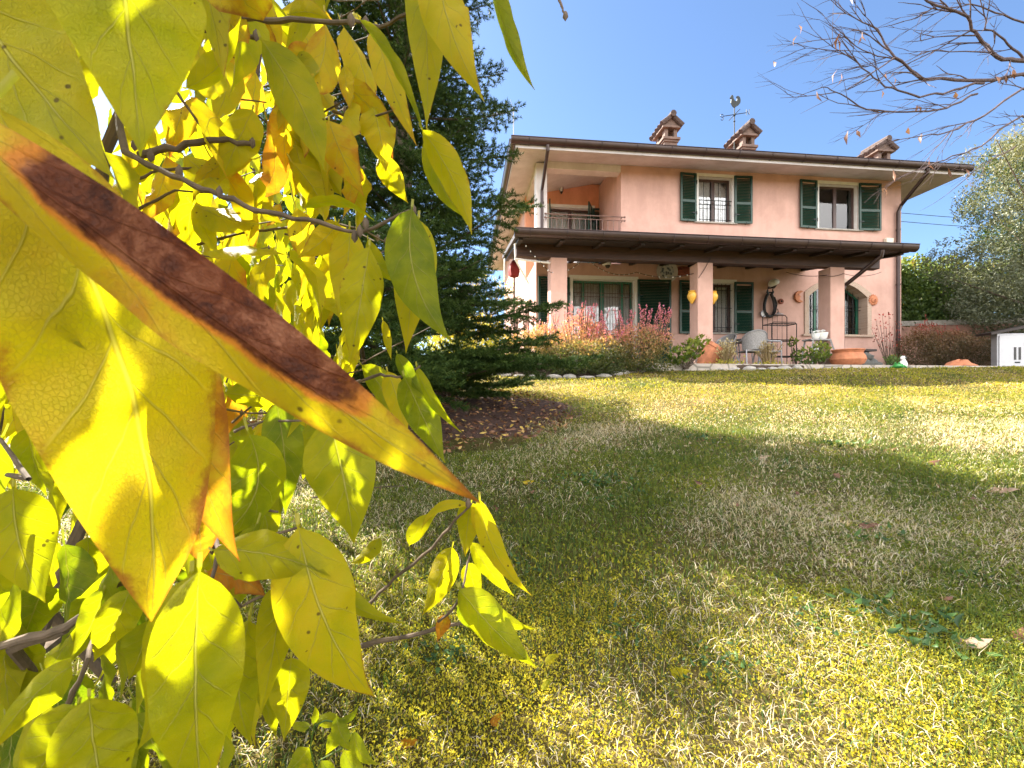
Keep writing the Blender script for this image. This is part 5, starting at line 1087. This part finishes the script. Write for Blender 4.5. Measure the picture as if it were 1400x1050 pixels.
# --- the leaves further in, too many to count one by one
bnd = [(-400, 600), (0, 500), (100, 470), (200, 450), (300, 440), (400, 430), (480, 470), (560, 470), (620, 380), (700, 330), (800, 300), (900, 330), (980, 150), (1200, 120)]
def xmax(y): return float(np.interp(y, [q[0] for q in bnd], [q[1] for q in bnd]))
Vs, Fs, Us, Ts = [], [], [], []; off = 0; rr = random.Random(99); cnt = 0
while cnt < N_INNER:
    y0 = rr.uniform(-700, 1000); d = rr.choice((rr.uniform(.46, .75), rr.uniform(.6, 1.3))); xm = xmax(y0)
    x0 = rr.uniform(-900, xm)
    if x0 > -50 and y0 > -80 and y0 > 540 and rr.random() < .45: continue
    if x0 < -50 and rr.random() < .35: continue
    L = rr.uniform(.075, .125); a = rr.gauss(0, .45); el = rr.gauss(-.15, .3)
    A = Vector(P(x0, y0, d)); D = Vector((math.sin(a), el, -math.cos(a))).normalized(); T = A+D*L
    if T.z < gz(T.x, T.y)+.03: continue
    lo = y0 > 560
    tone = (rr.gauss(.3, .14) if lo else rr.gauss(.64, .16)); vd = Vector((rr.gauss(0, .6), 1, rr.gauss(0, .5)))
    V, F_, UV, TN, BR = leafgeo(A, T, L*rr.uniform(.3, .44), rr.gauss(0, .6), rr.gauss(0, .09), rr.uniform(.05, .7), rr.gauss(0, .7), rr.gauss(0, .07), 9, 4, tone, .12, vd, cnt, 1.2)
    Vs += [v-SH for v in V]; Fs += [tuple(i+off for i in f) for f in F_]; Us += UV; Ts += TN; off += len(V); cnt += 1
for (n_x, xr, yr, dr, lr, tr_) in ((34, (-20, 470), (560, 1000), (.36, .56), (.08, .11), (.34, .13)), (24, (-40, 300), (700, 1040), (.38, .5), (.08, .11), (.3, .12)), (34, (230, 500), (-60, 420), (.5, .72), (.08, .12), (.6, .12)), (16, (380, 520), (330, 520), (.5, .66), (.07, .1), (.5, .15))):
    for q in range(n_x):      # drooping leaves of the middle layer
        y0 = rr.uniform(*yr); x0 = min(rr.uniform(*xr), xmax(y0)+25); A = Vector(P(x0, y0, rr.uniform(*dr))); D = Vector((rr.gauss(.05, .3), rr.gauss(-.1, .2), -1)).normalized(); L = rr.uniform(*lr)
        V, F_, UV, TN, BR = leafgeo(A, A+D*L, L*rr.uniform(.32, .44), rr.gauss(0, .45), rr.gauss(0, .08), rr.uniform(.1, .6), rr.gauss(0, .6), rr.gauss(0, .08), 16, 6, rr.gauss(*tr_), .1, (rr.gauss(0, .35), 1, rr.gauss(0, .3)), q, 1.3)
        Vs += [v-SH for v in V]; Fs += [tuple(i+off for i in f) for f in F_]; Us += UV; Ts += TN; off += len(V)
k_ = 0
while k_ < 190:      # unseen leaves added above the frame to shade the nearest ones
    c_ = rr.choice(((-.17, .18, 1.05), (-.22, .2, .95), (-.14, .24, .9), (-.12, .38, 1.02))); A = Vector(c_)+SD*rr.uniform(.1, .65)+Vector((rr.gauss(0, .09), rr.gauss(0, .09), rr.gauss(.03, .09)))
    if A.y > .02 and -30 < CX+A.x/A.y*F < 1500 and -70 < HY-(A.z-CAMZ)/A.y*F < 1100: k_ += .2; continue
    D = Vector((rr.gauss(0, .45), rr.gauss(-.1, .35), -1)).normalized(); L = rr.uniform(.08, .12); T_ = A+D*L
    if T_.y > .02 and -10 < CX+T_.x/T_.y*F < 1500 and -10 < HY-(T_.z-CAMZ)/T_.y*F < 1100: k_ += .2; continue
    V, F_, UV, TN, BR = leafgeo(A, T_, L*rr.uniform(.36, .5), rr.gauss(0, .6), rr.gauss(0, .07), rr.uniform(.05, .5), 0, 0, 7, 4, rr.gauss(.5, .16), .12, SD, int(k_*9), 1)
    Vs += [v-SH for v in V]; Fs += [tuple(i+off for i in f) for f in F_]; Us += UV; Ts += TN; off += len(V); k_ += 1
k_ = 0
while k_ < 650:      # unseen part of the shrub beyond the left edge and above, added for shade
    A = Vector((rr.uniform(-1.5, -.12), rr.uniform(.12, 1.25), rr.uniform(.75, 2.3)))
    if abs(A.y) > 0 and -60 < CX+A.x/A.y*F < 1500 and -60 < HY-(A.z-CAMZ)/A.y*F < 1100: continue
    D = Vector((rr.gauss(0, .45), rr.gauss(-.1, .35), -1)).normalized(); L = rr.uniform(.08, .13)
    V, F_, UV, TN, BR = leafgeo(A, A+D*L, L*rr.uniform(.36, .5), rr.gauss(0, .6), rr.gauss(0, .07), rr.uniform(.05, .5), 0, 0, 7, 4, rr.gauss(.5, .16), .12, (rr.gauss(0, .8), 1, rr.gauss(0, .4)), k_, 1)
    Vs += [v-SH for v in V]; Fs += [tuple(i+off for i in f) for f in F_]; Us += UV; Ts += TN; off += len(V); k_ += 1
k_ = 0
while k_ < 900:      # the body of the shrub, farther back
    dd_ = Vector((rr.gauss(0, 1), rr.gauss(0, 1), rr.gauss(0, 1))).normalized()*rr.random()**.4; A = Vector((-1.1+.6*dd_.x, 1.6+.5*dd_.y, 1.15+.85*dd_.z))
    if CX+A.x/A.y*F > xmax(HY-(A.z-CAMZ)/A.y*F)-20: continue
    D = Vector((rr.gauss(0, .45), rr.gauss(-.1, .35), -1)).normalized(); L = rr.uniform(.08, .13)
    V, F_, UV, TN, BR = leafgeo(A, A+D*L, L*rr.uniform(.36, .5), rr.gauss(0, .6), rr.gauss(0, .07), rr.uniform(.05, .5), 0, 0, 7, 4, rr.gauss(.42, .18), .12, (rr.gauss(0, .8), 1, rr.gauss(0, .4)), k_, 1)
    Vs += [v-SH for v in V]; Fs += [tuple(i+off for i in f) for f in F_]; Us += UV; Ts += TN; off += len(V); k_ += 1
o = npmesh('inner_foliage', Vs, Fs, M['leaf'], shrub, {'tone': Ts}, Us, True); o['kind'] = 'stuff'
# --- seedling at the bottom
sx, sy = -.36, .93; sap = thing('young_shoot', 'small green shoot with drooping leaves on the grass at the bottom, below the shrub', 'plant', (sx, sy, gz(sx, sy)))
Y = .78
for (b_, t_, w, tn, rl, bd) in (((424, 992), (395, 985), 14, .3, 10, .1), ((428, 990), (430, 965), 12, .3, 10, -.1), ((432, 988), (470, 1003), 22, .3, 0, .2), ((462, 1002), (445, 1032), 24, .28, 0, .0), ((462, 985), (490, 962), 12, .2, 10, -.2), ((460, 980), (488, 1028), 26, .25, 10, -.1), ((484, 1000), (518, 1045), 22, .25, 10, -.15),
    ((422, 1022), (385, 1062), 32, .3, 0, .05), ((470, 1026), (512, 1070), 28, .3, 0, -.1), ((440, 1040), (470, 1075), 26, .3, 0, -.1), ((420, 1040), (415, 1075), 24, .5, 0, 0)): H(b_, t_, w, Y, None, tn, rl, bd, parent=sap, nu=12, nv=6)
b = B(); o_ = Vector(sap.location)
for pts in (((440, 1090, Y), (424, 1022, Y), (430, 990, Y)), ((440, 1090, Y), (436, 1040, Y), (470, 1022, Y), (480, 1010, Y)), ((430, 992, Y), (445, 985, Y), (462, 988, Y))): b.tube([Vector(P(*p))-o_ for p in pts], .0014, 5)
b.tube([(0, 0, -.03), Vector(P(440, 1090, Y))-o_], .002, 5); b.build('stem', M['ygreen'], sap)
# ------------------------------------------------------------------ ground, beds, grass
def ax(a, b, s, far): 
    c = list(np.arange(a, b+1e-6, s)); st = s; x = b
    while x < far: st *= 1.35; x += st; c.append(x)
    st = s; x = a; pre = []
    while x > -far: st *= 1.35; x -= st; pre.append(x)
    return np.array(pre[::-1]+c)
xs = ax(-6, 14, .2, 700); ys = ax(-3, 16, .2, 900); GX, GY = np.meshgrid(xs, ys); GZ = gzn(GX, np.clip(GY, -8, 1e9))
nx, ny = len(xs), len(ys); V = np.stack([GX, GY, GZ], -1).reshape(-1, 3); i, j = np.meshgrid(np.arange(nx-1), np.arange(ny-1)); a = (j*nx+i).ravel(); Q = np.stack([a, a+1, a+nx+1, a+nx], 1)
def groundm():
    t = NT('lawn_ground'); a = t.noise(.9, 5); c = t.ramp(a, [(.3, (.05, .055, .015)), (.5, (.11, .09, .03)), (.7, (.18, .14, .06))]); f = t.noise(45, 5)
    c = t.mix(.7, c, t.ramp(f, [(.3, (.3, .3, .25)), (.65, (1.3, 1.25, 1.1))]), 'MULTIPLY'); return t.done(t.pbr(c, .95, t.noise(70, 5), .03, 1, Specular_IOR_Level=.1))
g = npmesh('ground', V, Q, groundm(), None, smooth=True); g['kind'] = 'structure'
# flower bed soil and its border stones
path = [(600, 505), (640, 510), (690, 512.5), (740, 515), (790, 516.8), (835, 515.5), (862, 510.5), (885, 506.5), (905, 505.5), (935, 505), (975, 505), (1020, 505.5), (1070, 505), (1100, 504.5)]
bp_ = [G(*p) for p in path]
def edgepoint(x):    # patio front edge at this x
    u = (x-OX-3.34*ST)/CT; return (x, OY+u*ST-3.34*CT)
vs = []; 
for (x, y, z) in bp_:
    e = edgepoint(x)
    for k in range(6): f_ = k/5; X, Yy = x, y+(e[1]+.02-y)*f_; vs.append((X, Yy, max(gz(X, Yy)+.012, (bedz(X, Yy)+.01) if f_ > .05 else 0)+.02*math.sin(f_*3.1)))
m = simple('bed_soil', (.07, .045, .03), .95, .5, 14, .8, .02); b = B(); b.add(vs, [(i*6+k, i*6+k+1, i*6+k+7, i*6+k+6) for i in range(len(bp_)-1) for k in range(5)]); o = b.build('flower_bed', m, smooth=True); o['kind'] = 'structure'
# stones, walked along the path
rr = random.Random(4); dense = []; 
for (p, q) in zip(bp_[:-1], bp_[1:]):
    n_ = max(1, int(math.dist(p[:2], q[:2])/.02)); dense += [(p[0]+(q[0]-p[0])*k/n_, p[1]+(q[1]-p[1])*k/n_) for k in range(n_)]
s = 0; k = 0
while s < len(dense)-1:
    L = rr.uniform(.16, .34); e = min(len(dense)-1, s+int(L/.02)); p, q = dense[s], dense[e]; x, y = (p[0]+q[0])/2, (p[1]+q[1])/2; s = e+1; k += 1
    b = B(); rock(b, (0, 0, 0), (max(.05, math.dist(p, q)/2), .06+.02*(k%3), .03+.012*(k%4)), 100+k); o = b.build('border_stone', M['stone'], None, smooth=True, loc=(x+rr.uniform(-.02, .02), y+rr.uniform(-.03, .03), gz(x, y)+.012)); o.rotation_euler = (0, 0, math.atan2(q[1]-p[1], q[0]-p[0]))
    props(o, 'pale flat edging stone in the row between the lawn and the flower bed', 'stone', 'edging stones of the flower bed')
# bare litter under the fir
fx, fy = FX+.1, FY-.2; vs = [(fx, fy, gz(fx, fy)+.02)]; n_ = 48
for r_ in (.6, 1.2, 1.75):
    for k in range(n_): q = 2*PI*k/n_; r = r_*(1+.14*math.sin(3*q+1)+.08*math.sin(7*q)); x, y = fx+r*math.cos(q), fy+r*math.sin(q)*.95; vs.append((x, y, gz(x, y)+(.03 if r_ < 1.7 else -.01)))
fs = [(0, 1+k, 1+(k+1) % n_) for k in range(n_)]+[(1+i*n_+k, 1+(i+1)*n_+k, 1+(i+1)*n_+(k+1) % n_, 1+i*n_+(k+1) % n_) for i in range(2) for k in range(n_)]
b = B(); b.add(vs, fs); o = b.build('soil_patch', simple('needle_litter_soil', (.075, .035, .022), .95, .55, 25, .9, .02), smooth=True); o['kind'] = 'structure'
M['litter'] = leafmat('leaf_litter', [(0, (.05, .02, .012)), (.5, (.16, .07, .035)), (.8, (.3, .16, .07)), (1, (.5, .36, .08))], .1)
n_ = 3500; r = 1.75*np.sqrt(RNG.random(n_)); q = RNG.random(n_)*6.283; x = fx+r*np.cos(q); y = fy+r*np.sin(q); C = np.stack([x, y, gzn(x, y)+.035], 1); D = rnd_dirs(n_)*[1, 1, .25]; V, Q, tt = leafcards(C, unit(D), RNG.uniform(.03, .07, n_), RNG.uniform(.008, .03, n_), RNG.random(n_)); o = npmesh('leaf_litter', V, Q, M['litter'], None, {'tone': tt}); props(o, 'brown fallen needles and leaves littering the soil under the fir tree', 'leaf litter', None, 'stuff')
# grass blades
M['grass'] = leafmat('grass_blades', [(0, (.025, .07, .012)), (.25, (.11, .16, .025)), (.45, (.30, .27, .05)), (.65, (.60, .43, .13)), (.82, (.46, .38, .26)), (1, (.78, .70, .54))], .42, .55, (1.2, 1.15, .6), nz=.05)
M['moss'] = leafmat('mossy_undergrowth', [(0, (.06, .10, .015)), (.4, (.16, .19, .015)), (1, (.52, .44, .03))], .35, .6, nz=.1)
def patch(x, y, s=1.0): return (np.sin(x*1.7*s+1.3)*np.sin(y*2.1*s+.4)+np.sin(x*3.9*s-y*2.7*s+2)*.6+np.sin(x*.8*s+y*3.3*s)*.5+.5*np.sin(x*7.1*s+y*1.1)*np.sin(y*8.3*s-x*2))/2.2
def sample(n, y0, y1):
    y = np.sqrt(RNG.random(n)*(y1*y1-y0*y0)+y0*y0); x = RNG.uniform(-1.22, 1.22, n)*(y+.25); 
    w = (x-OX)*ST-(y-OY)*CT; u = (x-OX)*CT+(y-OY)*ST
    bx_ = np.array([p[0] for p in bp_]); by_ = np.array([p[1] for p in bp_]); inbed = (x > bx_[0]) & (x < bx_[-1]) & (y > np.interp(x, bx_, by_)-.03)
    ok = ~((w < 3.36) & (u > -1.62) & (u < HL+1.32)) & ~inbed
    r = np.hypot(x-fx, y-fy); ok &= (r > 1.55+.25*np.sin(np.arctan2(y-fy, x-fx)*5)) | (RNG.random(n) < .06)
    return x[ok], y[ok]
def blades(x, y, L, W, tone, lean):
    n = len(x); z = gzn(x, y)-.004; a = RNG.random(n)*6.283; s = np.abs(RNG.normal(lean, .35, n)); hd_ = np.stack([np.cos(a), np.sin(a)], 1); sd = np.stack([-np.sin(a), np.cos(a), np.zeros(n)], 1)
    # face blades so both broad and narrow sides show
    b0 = np.stack([x, y, z], 1); sd = unit(sd+RNG.normal(0, .5, (n, 3))*[1, 1, .2]); L = L[:, None]; W = W[:, None]
    m = b0+np.concatenate([hd_*np.sin(s*.6)[:, None], np.cos(s*.6)[:, None]], 1)*L*.5; t = m+np.concatenate([hd_*np.sin(s*1.5)[:, None], np.cos(np.minimum(s*1.5, 1.75))[:, None]], 1)*L*.5
    V = np.stack([b0-sd*W*.5, b0+sd*W*.5, m-sd*W*.42, m+sd*W*.42, t], 1).reshape(-1, 3); i = np.arange(n)[:, None]*5
    return V, np.concatenate([i+np.array([[0, 1, 3]]), i+np.array([[0, 3, 2]]), i+np.array([[2, 3, 4]])]), np.repeat(tone, 5)
Vs, Qs, Ts = [], [], []; off = 0
for (y0, y1, n, L0, W0) in ((.45, 1.3, 30000, .046, .0021), (1.3, 2.3, 50000, .05, .0025), (2.3, 4, 75000, .05, .0034), (4, 6.5, 75000, .045, .0055), (6.5, 10.2, 70000, .04, .009)):
    n = int(n*GRASS); x, y = sample(n, y0, y1); m = len(x); pt_ = patch(x, y); dry = RNG.random(m) < np.clip(.44+.8*pt_+.22*(y0 > 3.5), .06, .92)
    mw = np.exp(-((x-.15)**2/.9+(y-1.0)**2/.2)); kp = ~(dry & (RNG.random(m) < .6*mw)); x, y, dry = x[kp], y[kp], dry[kp]; m = len(x); far = np.clip((y-3.6)/2, 0, 1); tone = np.where(dry, np.where(RNG.random(m) < far*.85, RNG.uniform(.52, .74, m), RNG.uniform(.72, 1.1, m)), RNG.uniform(0, .38, m)+.1*far); L = L0*RNG.uniform(.5, 1.5, m)*np.where(dry, 1.0, .75)*(1+.35*patch(x*2.2+4, y*2.2)); ln = np.where(dry, 1.35, .7)  # sunny far lawn painted yellower, shaded nearer dry blades greyer, through the tone
    V, Q, tt = blades(x, y, L, W0*RNG.uniform(.7, 1.4, m)*np.where(dry, .85, 1.15), tone, ln); Vs.append(V); Qs.append(Q+off); Ts.append(tt); off += len(V)
o = npmesh('lawn_grass', np.concatenate(Vs), np.concatenate(Qs), M['grass'], None, {'tone': np.concatenate(Ts)}); props(o, 'patchy autumn lawn of green blades and dry straw-coloured grass', 'grass', None, 'stuff')
Vs, Qs, Ts = [], [], []; off = 0
for (y0, y1, n, L0) in ((.45, 1.5, 130000, .0085), (1.5, 3, 60000, .016), (3, 6, 36000, .024), (6, 10.2, 30000, .036)):
    n = int(n*GRASS); x, y = sample(n, y0, y1); pk = patch(x*1.3+5, y*1.3) < (.25 if y1 > 5 else .3)+RNG.normal(0, .25, len(x)); x, y = x[pk], y[pk]; m = len(x)
    C = np.stack([x, y, gzn(x, y)+RNG.uniform(.0, .016, m)], 1); V, Q, tt = leafcards(C, rnd_dirs(m, .9), L0*RNG.uniform(.5, 1.3, m), L0*.5*RNG.uniform(.6, 1.2, m), np.clip(.28+.2*patch(x*2, y*2+3)+.8*np.exp(-((x-.15)**2/1.1+(y-1.0)**2/.3))+.35*np.clip((y-4)/2, 0, 1)+RNG.normal(0, .1, m), 0, 1), .3); Vs.append(V); Qs.append(Q+off); Ts.append(tt); off += len(V)  # moss tone paints the sunny near and far patches yellower, the shaded middle greener
o = npmesh('moss', np.concatenate(Vs), np.concatenate(Qs), M['moss'], None, {'tone': np.concatenate(Ts)}); props(o, 'yellow-green moss and tiny clover leaves between the grass blades', 'moss', None, 'stuff')
n_ = 520; x, y = sample(n_*2, 2.0, 9); n_ = len(x); C = np.stack([x, y, gzn(x, y)+.022], 1); V, Q, tt = leafcards(C, unit(rnd_dirs(n_)*[1, 1, .3]), RNG.uniform(.018, .06, n_), RNG.uniform(.008, .025, n_), RNG.random(n_), .5); o = npmesh('lawn_litter', V, Q, M['dryleaf'], None, {'tone': tt}); props(o, 'tiny scraps of dry leaf caught between the grass blades all over the lawn', 'leaf litter', None, 'stuff')
# broad-leaved weeds
M['weed'] = leafmat('weed_leaves', [(0, (.02, .05, .015)), (.6, (.045, .10, .022)), (1, (.09, .16, .035))], .3)
Vs, Qs, Ts = [], [], []; off = 0
for (pxx, pyy, n, sp, l) in ((1230, 845, 46, .08, .034), (1275, 880, 30, .05, .038), (1190, 735, 26, .08, .04), (815, 670, 50, .12, .04), (835, 695, 26, .08, .03), (968, 600, 24, .12, .05), (600, 905, 40, .04, .02), (1120, 862, 30, .06, .02), (780, 670, 20, .1, .035), (860, 870, 40, .05, .018), (980, 920, 50, .05, .018), (1080, 640, 20, .1, .04), (700, 790, 30, .06, .02), (1150, 610, 20, .1, .05), (880, 650, 18, .1, .03), (1330, 790, 22, .06, .02)):
    X, Yy, _ = G(pxx, pyy); x = X+RNG.normal(0, sp, n); y = Yy+RNG.normal(0, sp*.7, n); C = np.stack([x, y, gzn(x, y)+.012+RNG.random(n)*.02], 1); DD = unit(rnd_dirs(n)*[1, 1, .3]+[0, 0, .3])
    for q in range(n):
        V, F_, UV, TN, BR = leafgeo(C[q], Vector(C[q])+Vector(DD[q])*l*random.uniform(.6, 1.3), l*random.uniform(.4, .6), random.gauss(0, .4), random.gauss(0, .1), random.uniform(.1, .5), 0, random.gauss(.08, .08), 6, 4, random.random()*.9, .1, (0, .1, -1), q)
        Vs.append(np.array([tuple(v) for v in V])); Qs.append(np.array(F_)+off); Ts.append(np.array(TN)); off += len(V)
o = npmesh('lawn_weeds', np.concatenate(Vs), np.concatenate(Qs), M['weed'], None, {'tone': np.concatenate(Ts)}); props(o, 'scattered dark green broad-leaved weeds growing in the lawn', 'weeds', None, 'stuff')
# fallen leaves
for k, (p, L, W, ang, mt, tn, lab) in enumerate((
 ((1325, 882), .105, .045, -.3, 'dryleaf', .75, 'large pale tan fallen leaf on the lawn at the lower right'), ((1392, 868), .09, .045, .5, 'dryleaf', .25, 'red-brown fallen leaf cut by the right edge of the picture'), ((1293, 821), .055, .025, .1, 'dryleaf', .3, 'small red-brown fallen leaf just above the clump of weeds'),
 ((1372, 669), .15, .09, -.2, 'dryleaf', .6, 'big brown curled leaf on the lawn near the right edge, halfway up'), ((1190, 722), .12, .05, .1, 'dryleaf', .15, 'dark curled leaf in the shaded middle of the lawn'), ((1280, 634), .15, .08, .4, 'dryleaf', .2, 'dark brown crumpled leaf where the lawn turns sunny'), ((1210, 616), .16, .06, -.1, 'dryleaf', .2, 'farther small dark leaf lying at the edge of the lawn shadow'),
 ((723, 671), .07, .035, .2, 'leaf', .8, 'small yellow fallen leaf right of the shrub, on shaded grass'), ((755, 911), .045, .022, .7, 'leaf', .55, 'yellow-green leaf upright in the sunny grass right of the shrub'), ((750, 945), .045, .018, .8, 'leaf', .35, 'pale greenish leaf below the yellow-green one in the sunny grass'),
 ((680, 992), .04, .02, .9, 'leaf', .97, 'orange fallen leaf in the bright moss at the bottom centre'), ((560, 1018), .038, .02, -.2, 'leaf', .9, 'orange-yellow leaf in the moss left of the bottom centre'), ((930, 928), .05, .03, .0, 'leaf', .6, 'bright yellow leaf lying flat in the sunlit moss'), ((1310, 1020), .05, .03, 1.2, 'leaf', .5, 'yellow-green curled leaf near the bottom right corner'),
 ((470, 925), .035, .015, 1.1, 'dryleaf', .9, 'pale dry leaf on the dark ground under the shrub'), ((1045, 628), .1, .05, .3, 'dryleaf', .7, 'tan leaf at the left end of the row of dark fallen leaves'), ((1148, 652), .09, .04, .6, 'dryleaf', .3, 'small brown leaf on shaded grass below the shadow edge'))):
    x, y, z = G(*p); z += .016; D = Vector((math.cos(ang), math.sin(ang), rr.uniform(.0, .25))); A = Vector((0, 0, 0))-D*L/2
    V, F_, UV, TN, BR = leafgeo(A, A+D*L, W, rr.uniform(-.4, .4), rr.uniform(-.1, .1), rr.uniform(.2, .6), .5, rr.uniform(-.1, .1), 12, 6, tn, .15, (rr.uniform(-.3, .3), .4, -1), k)
    o = npmesh('fallen_leaf', V, F_, M[mt], None, {'tone': TN}, UV, True); o.location = (x, y, z); props(o, lab, 'leaf', 'fallen leaves on the lawn')
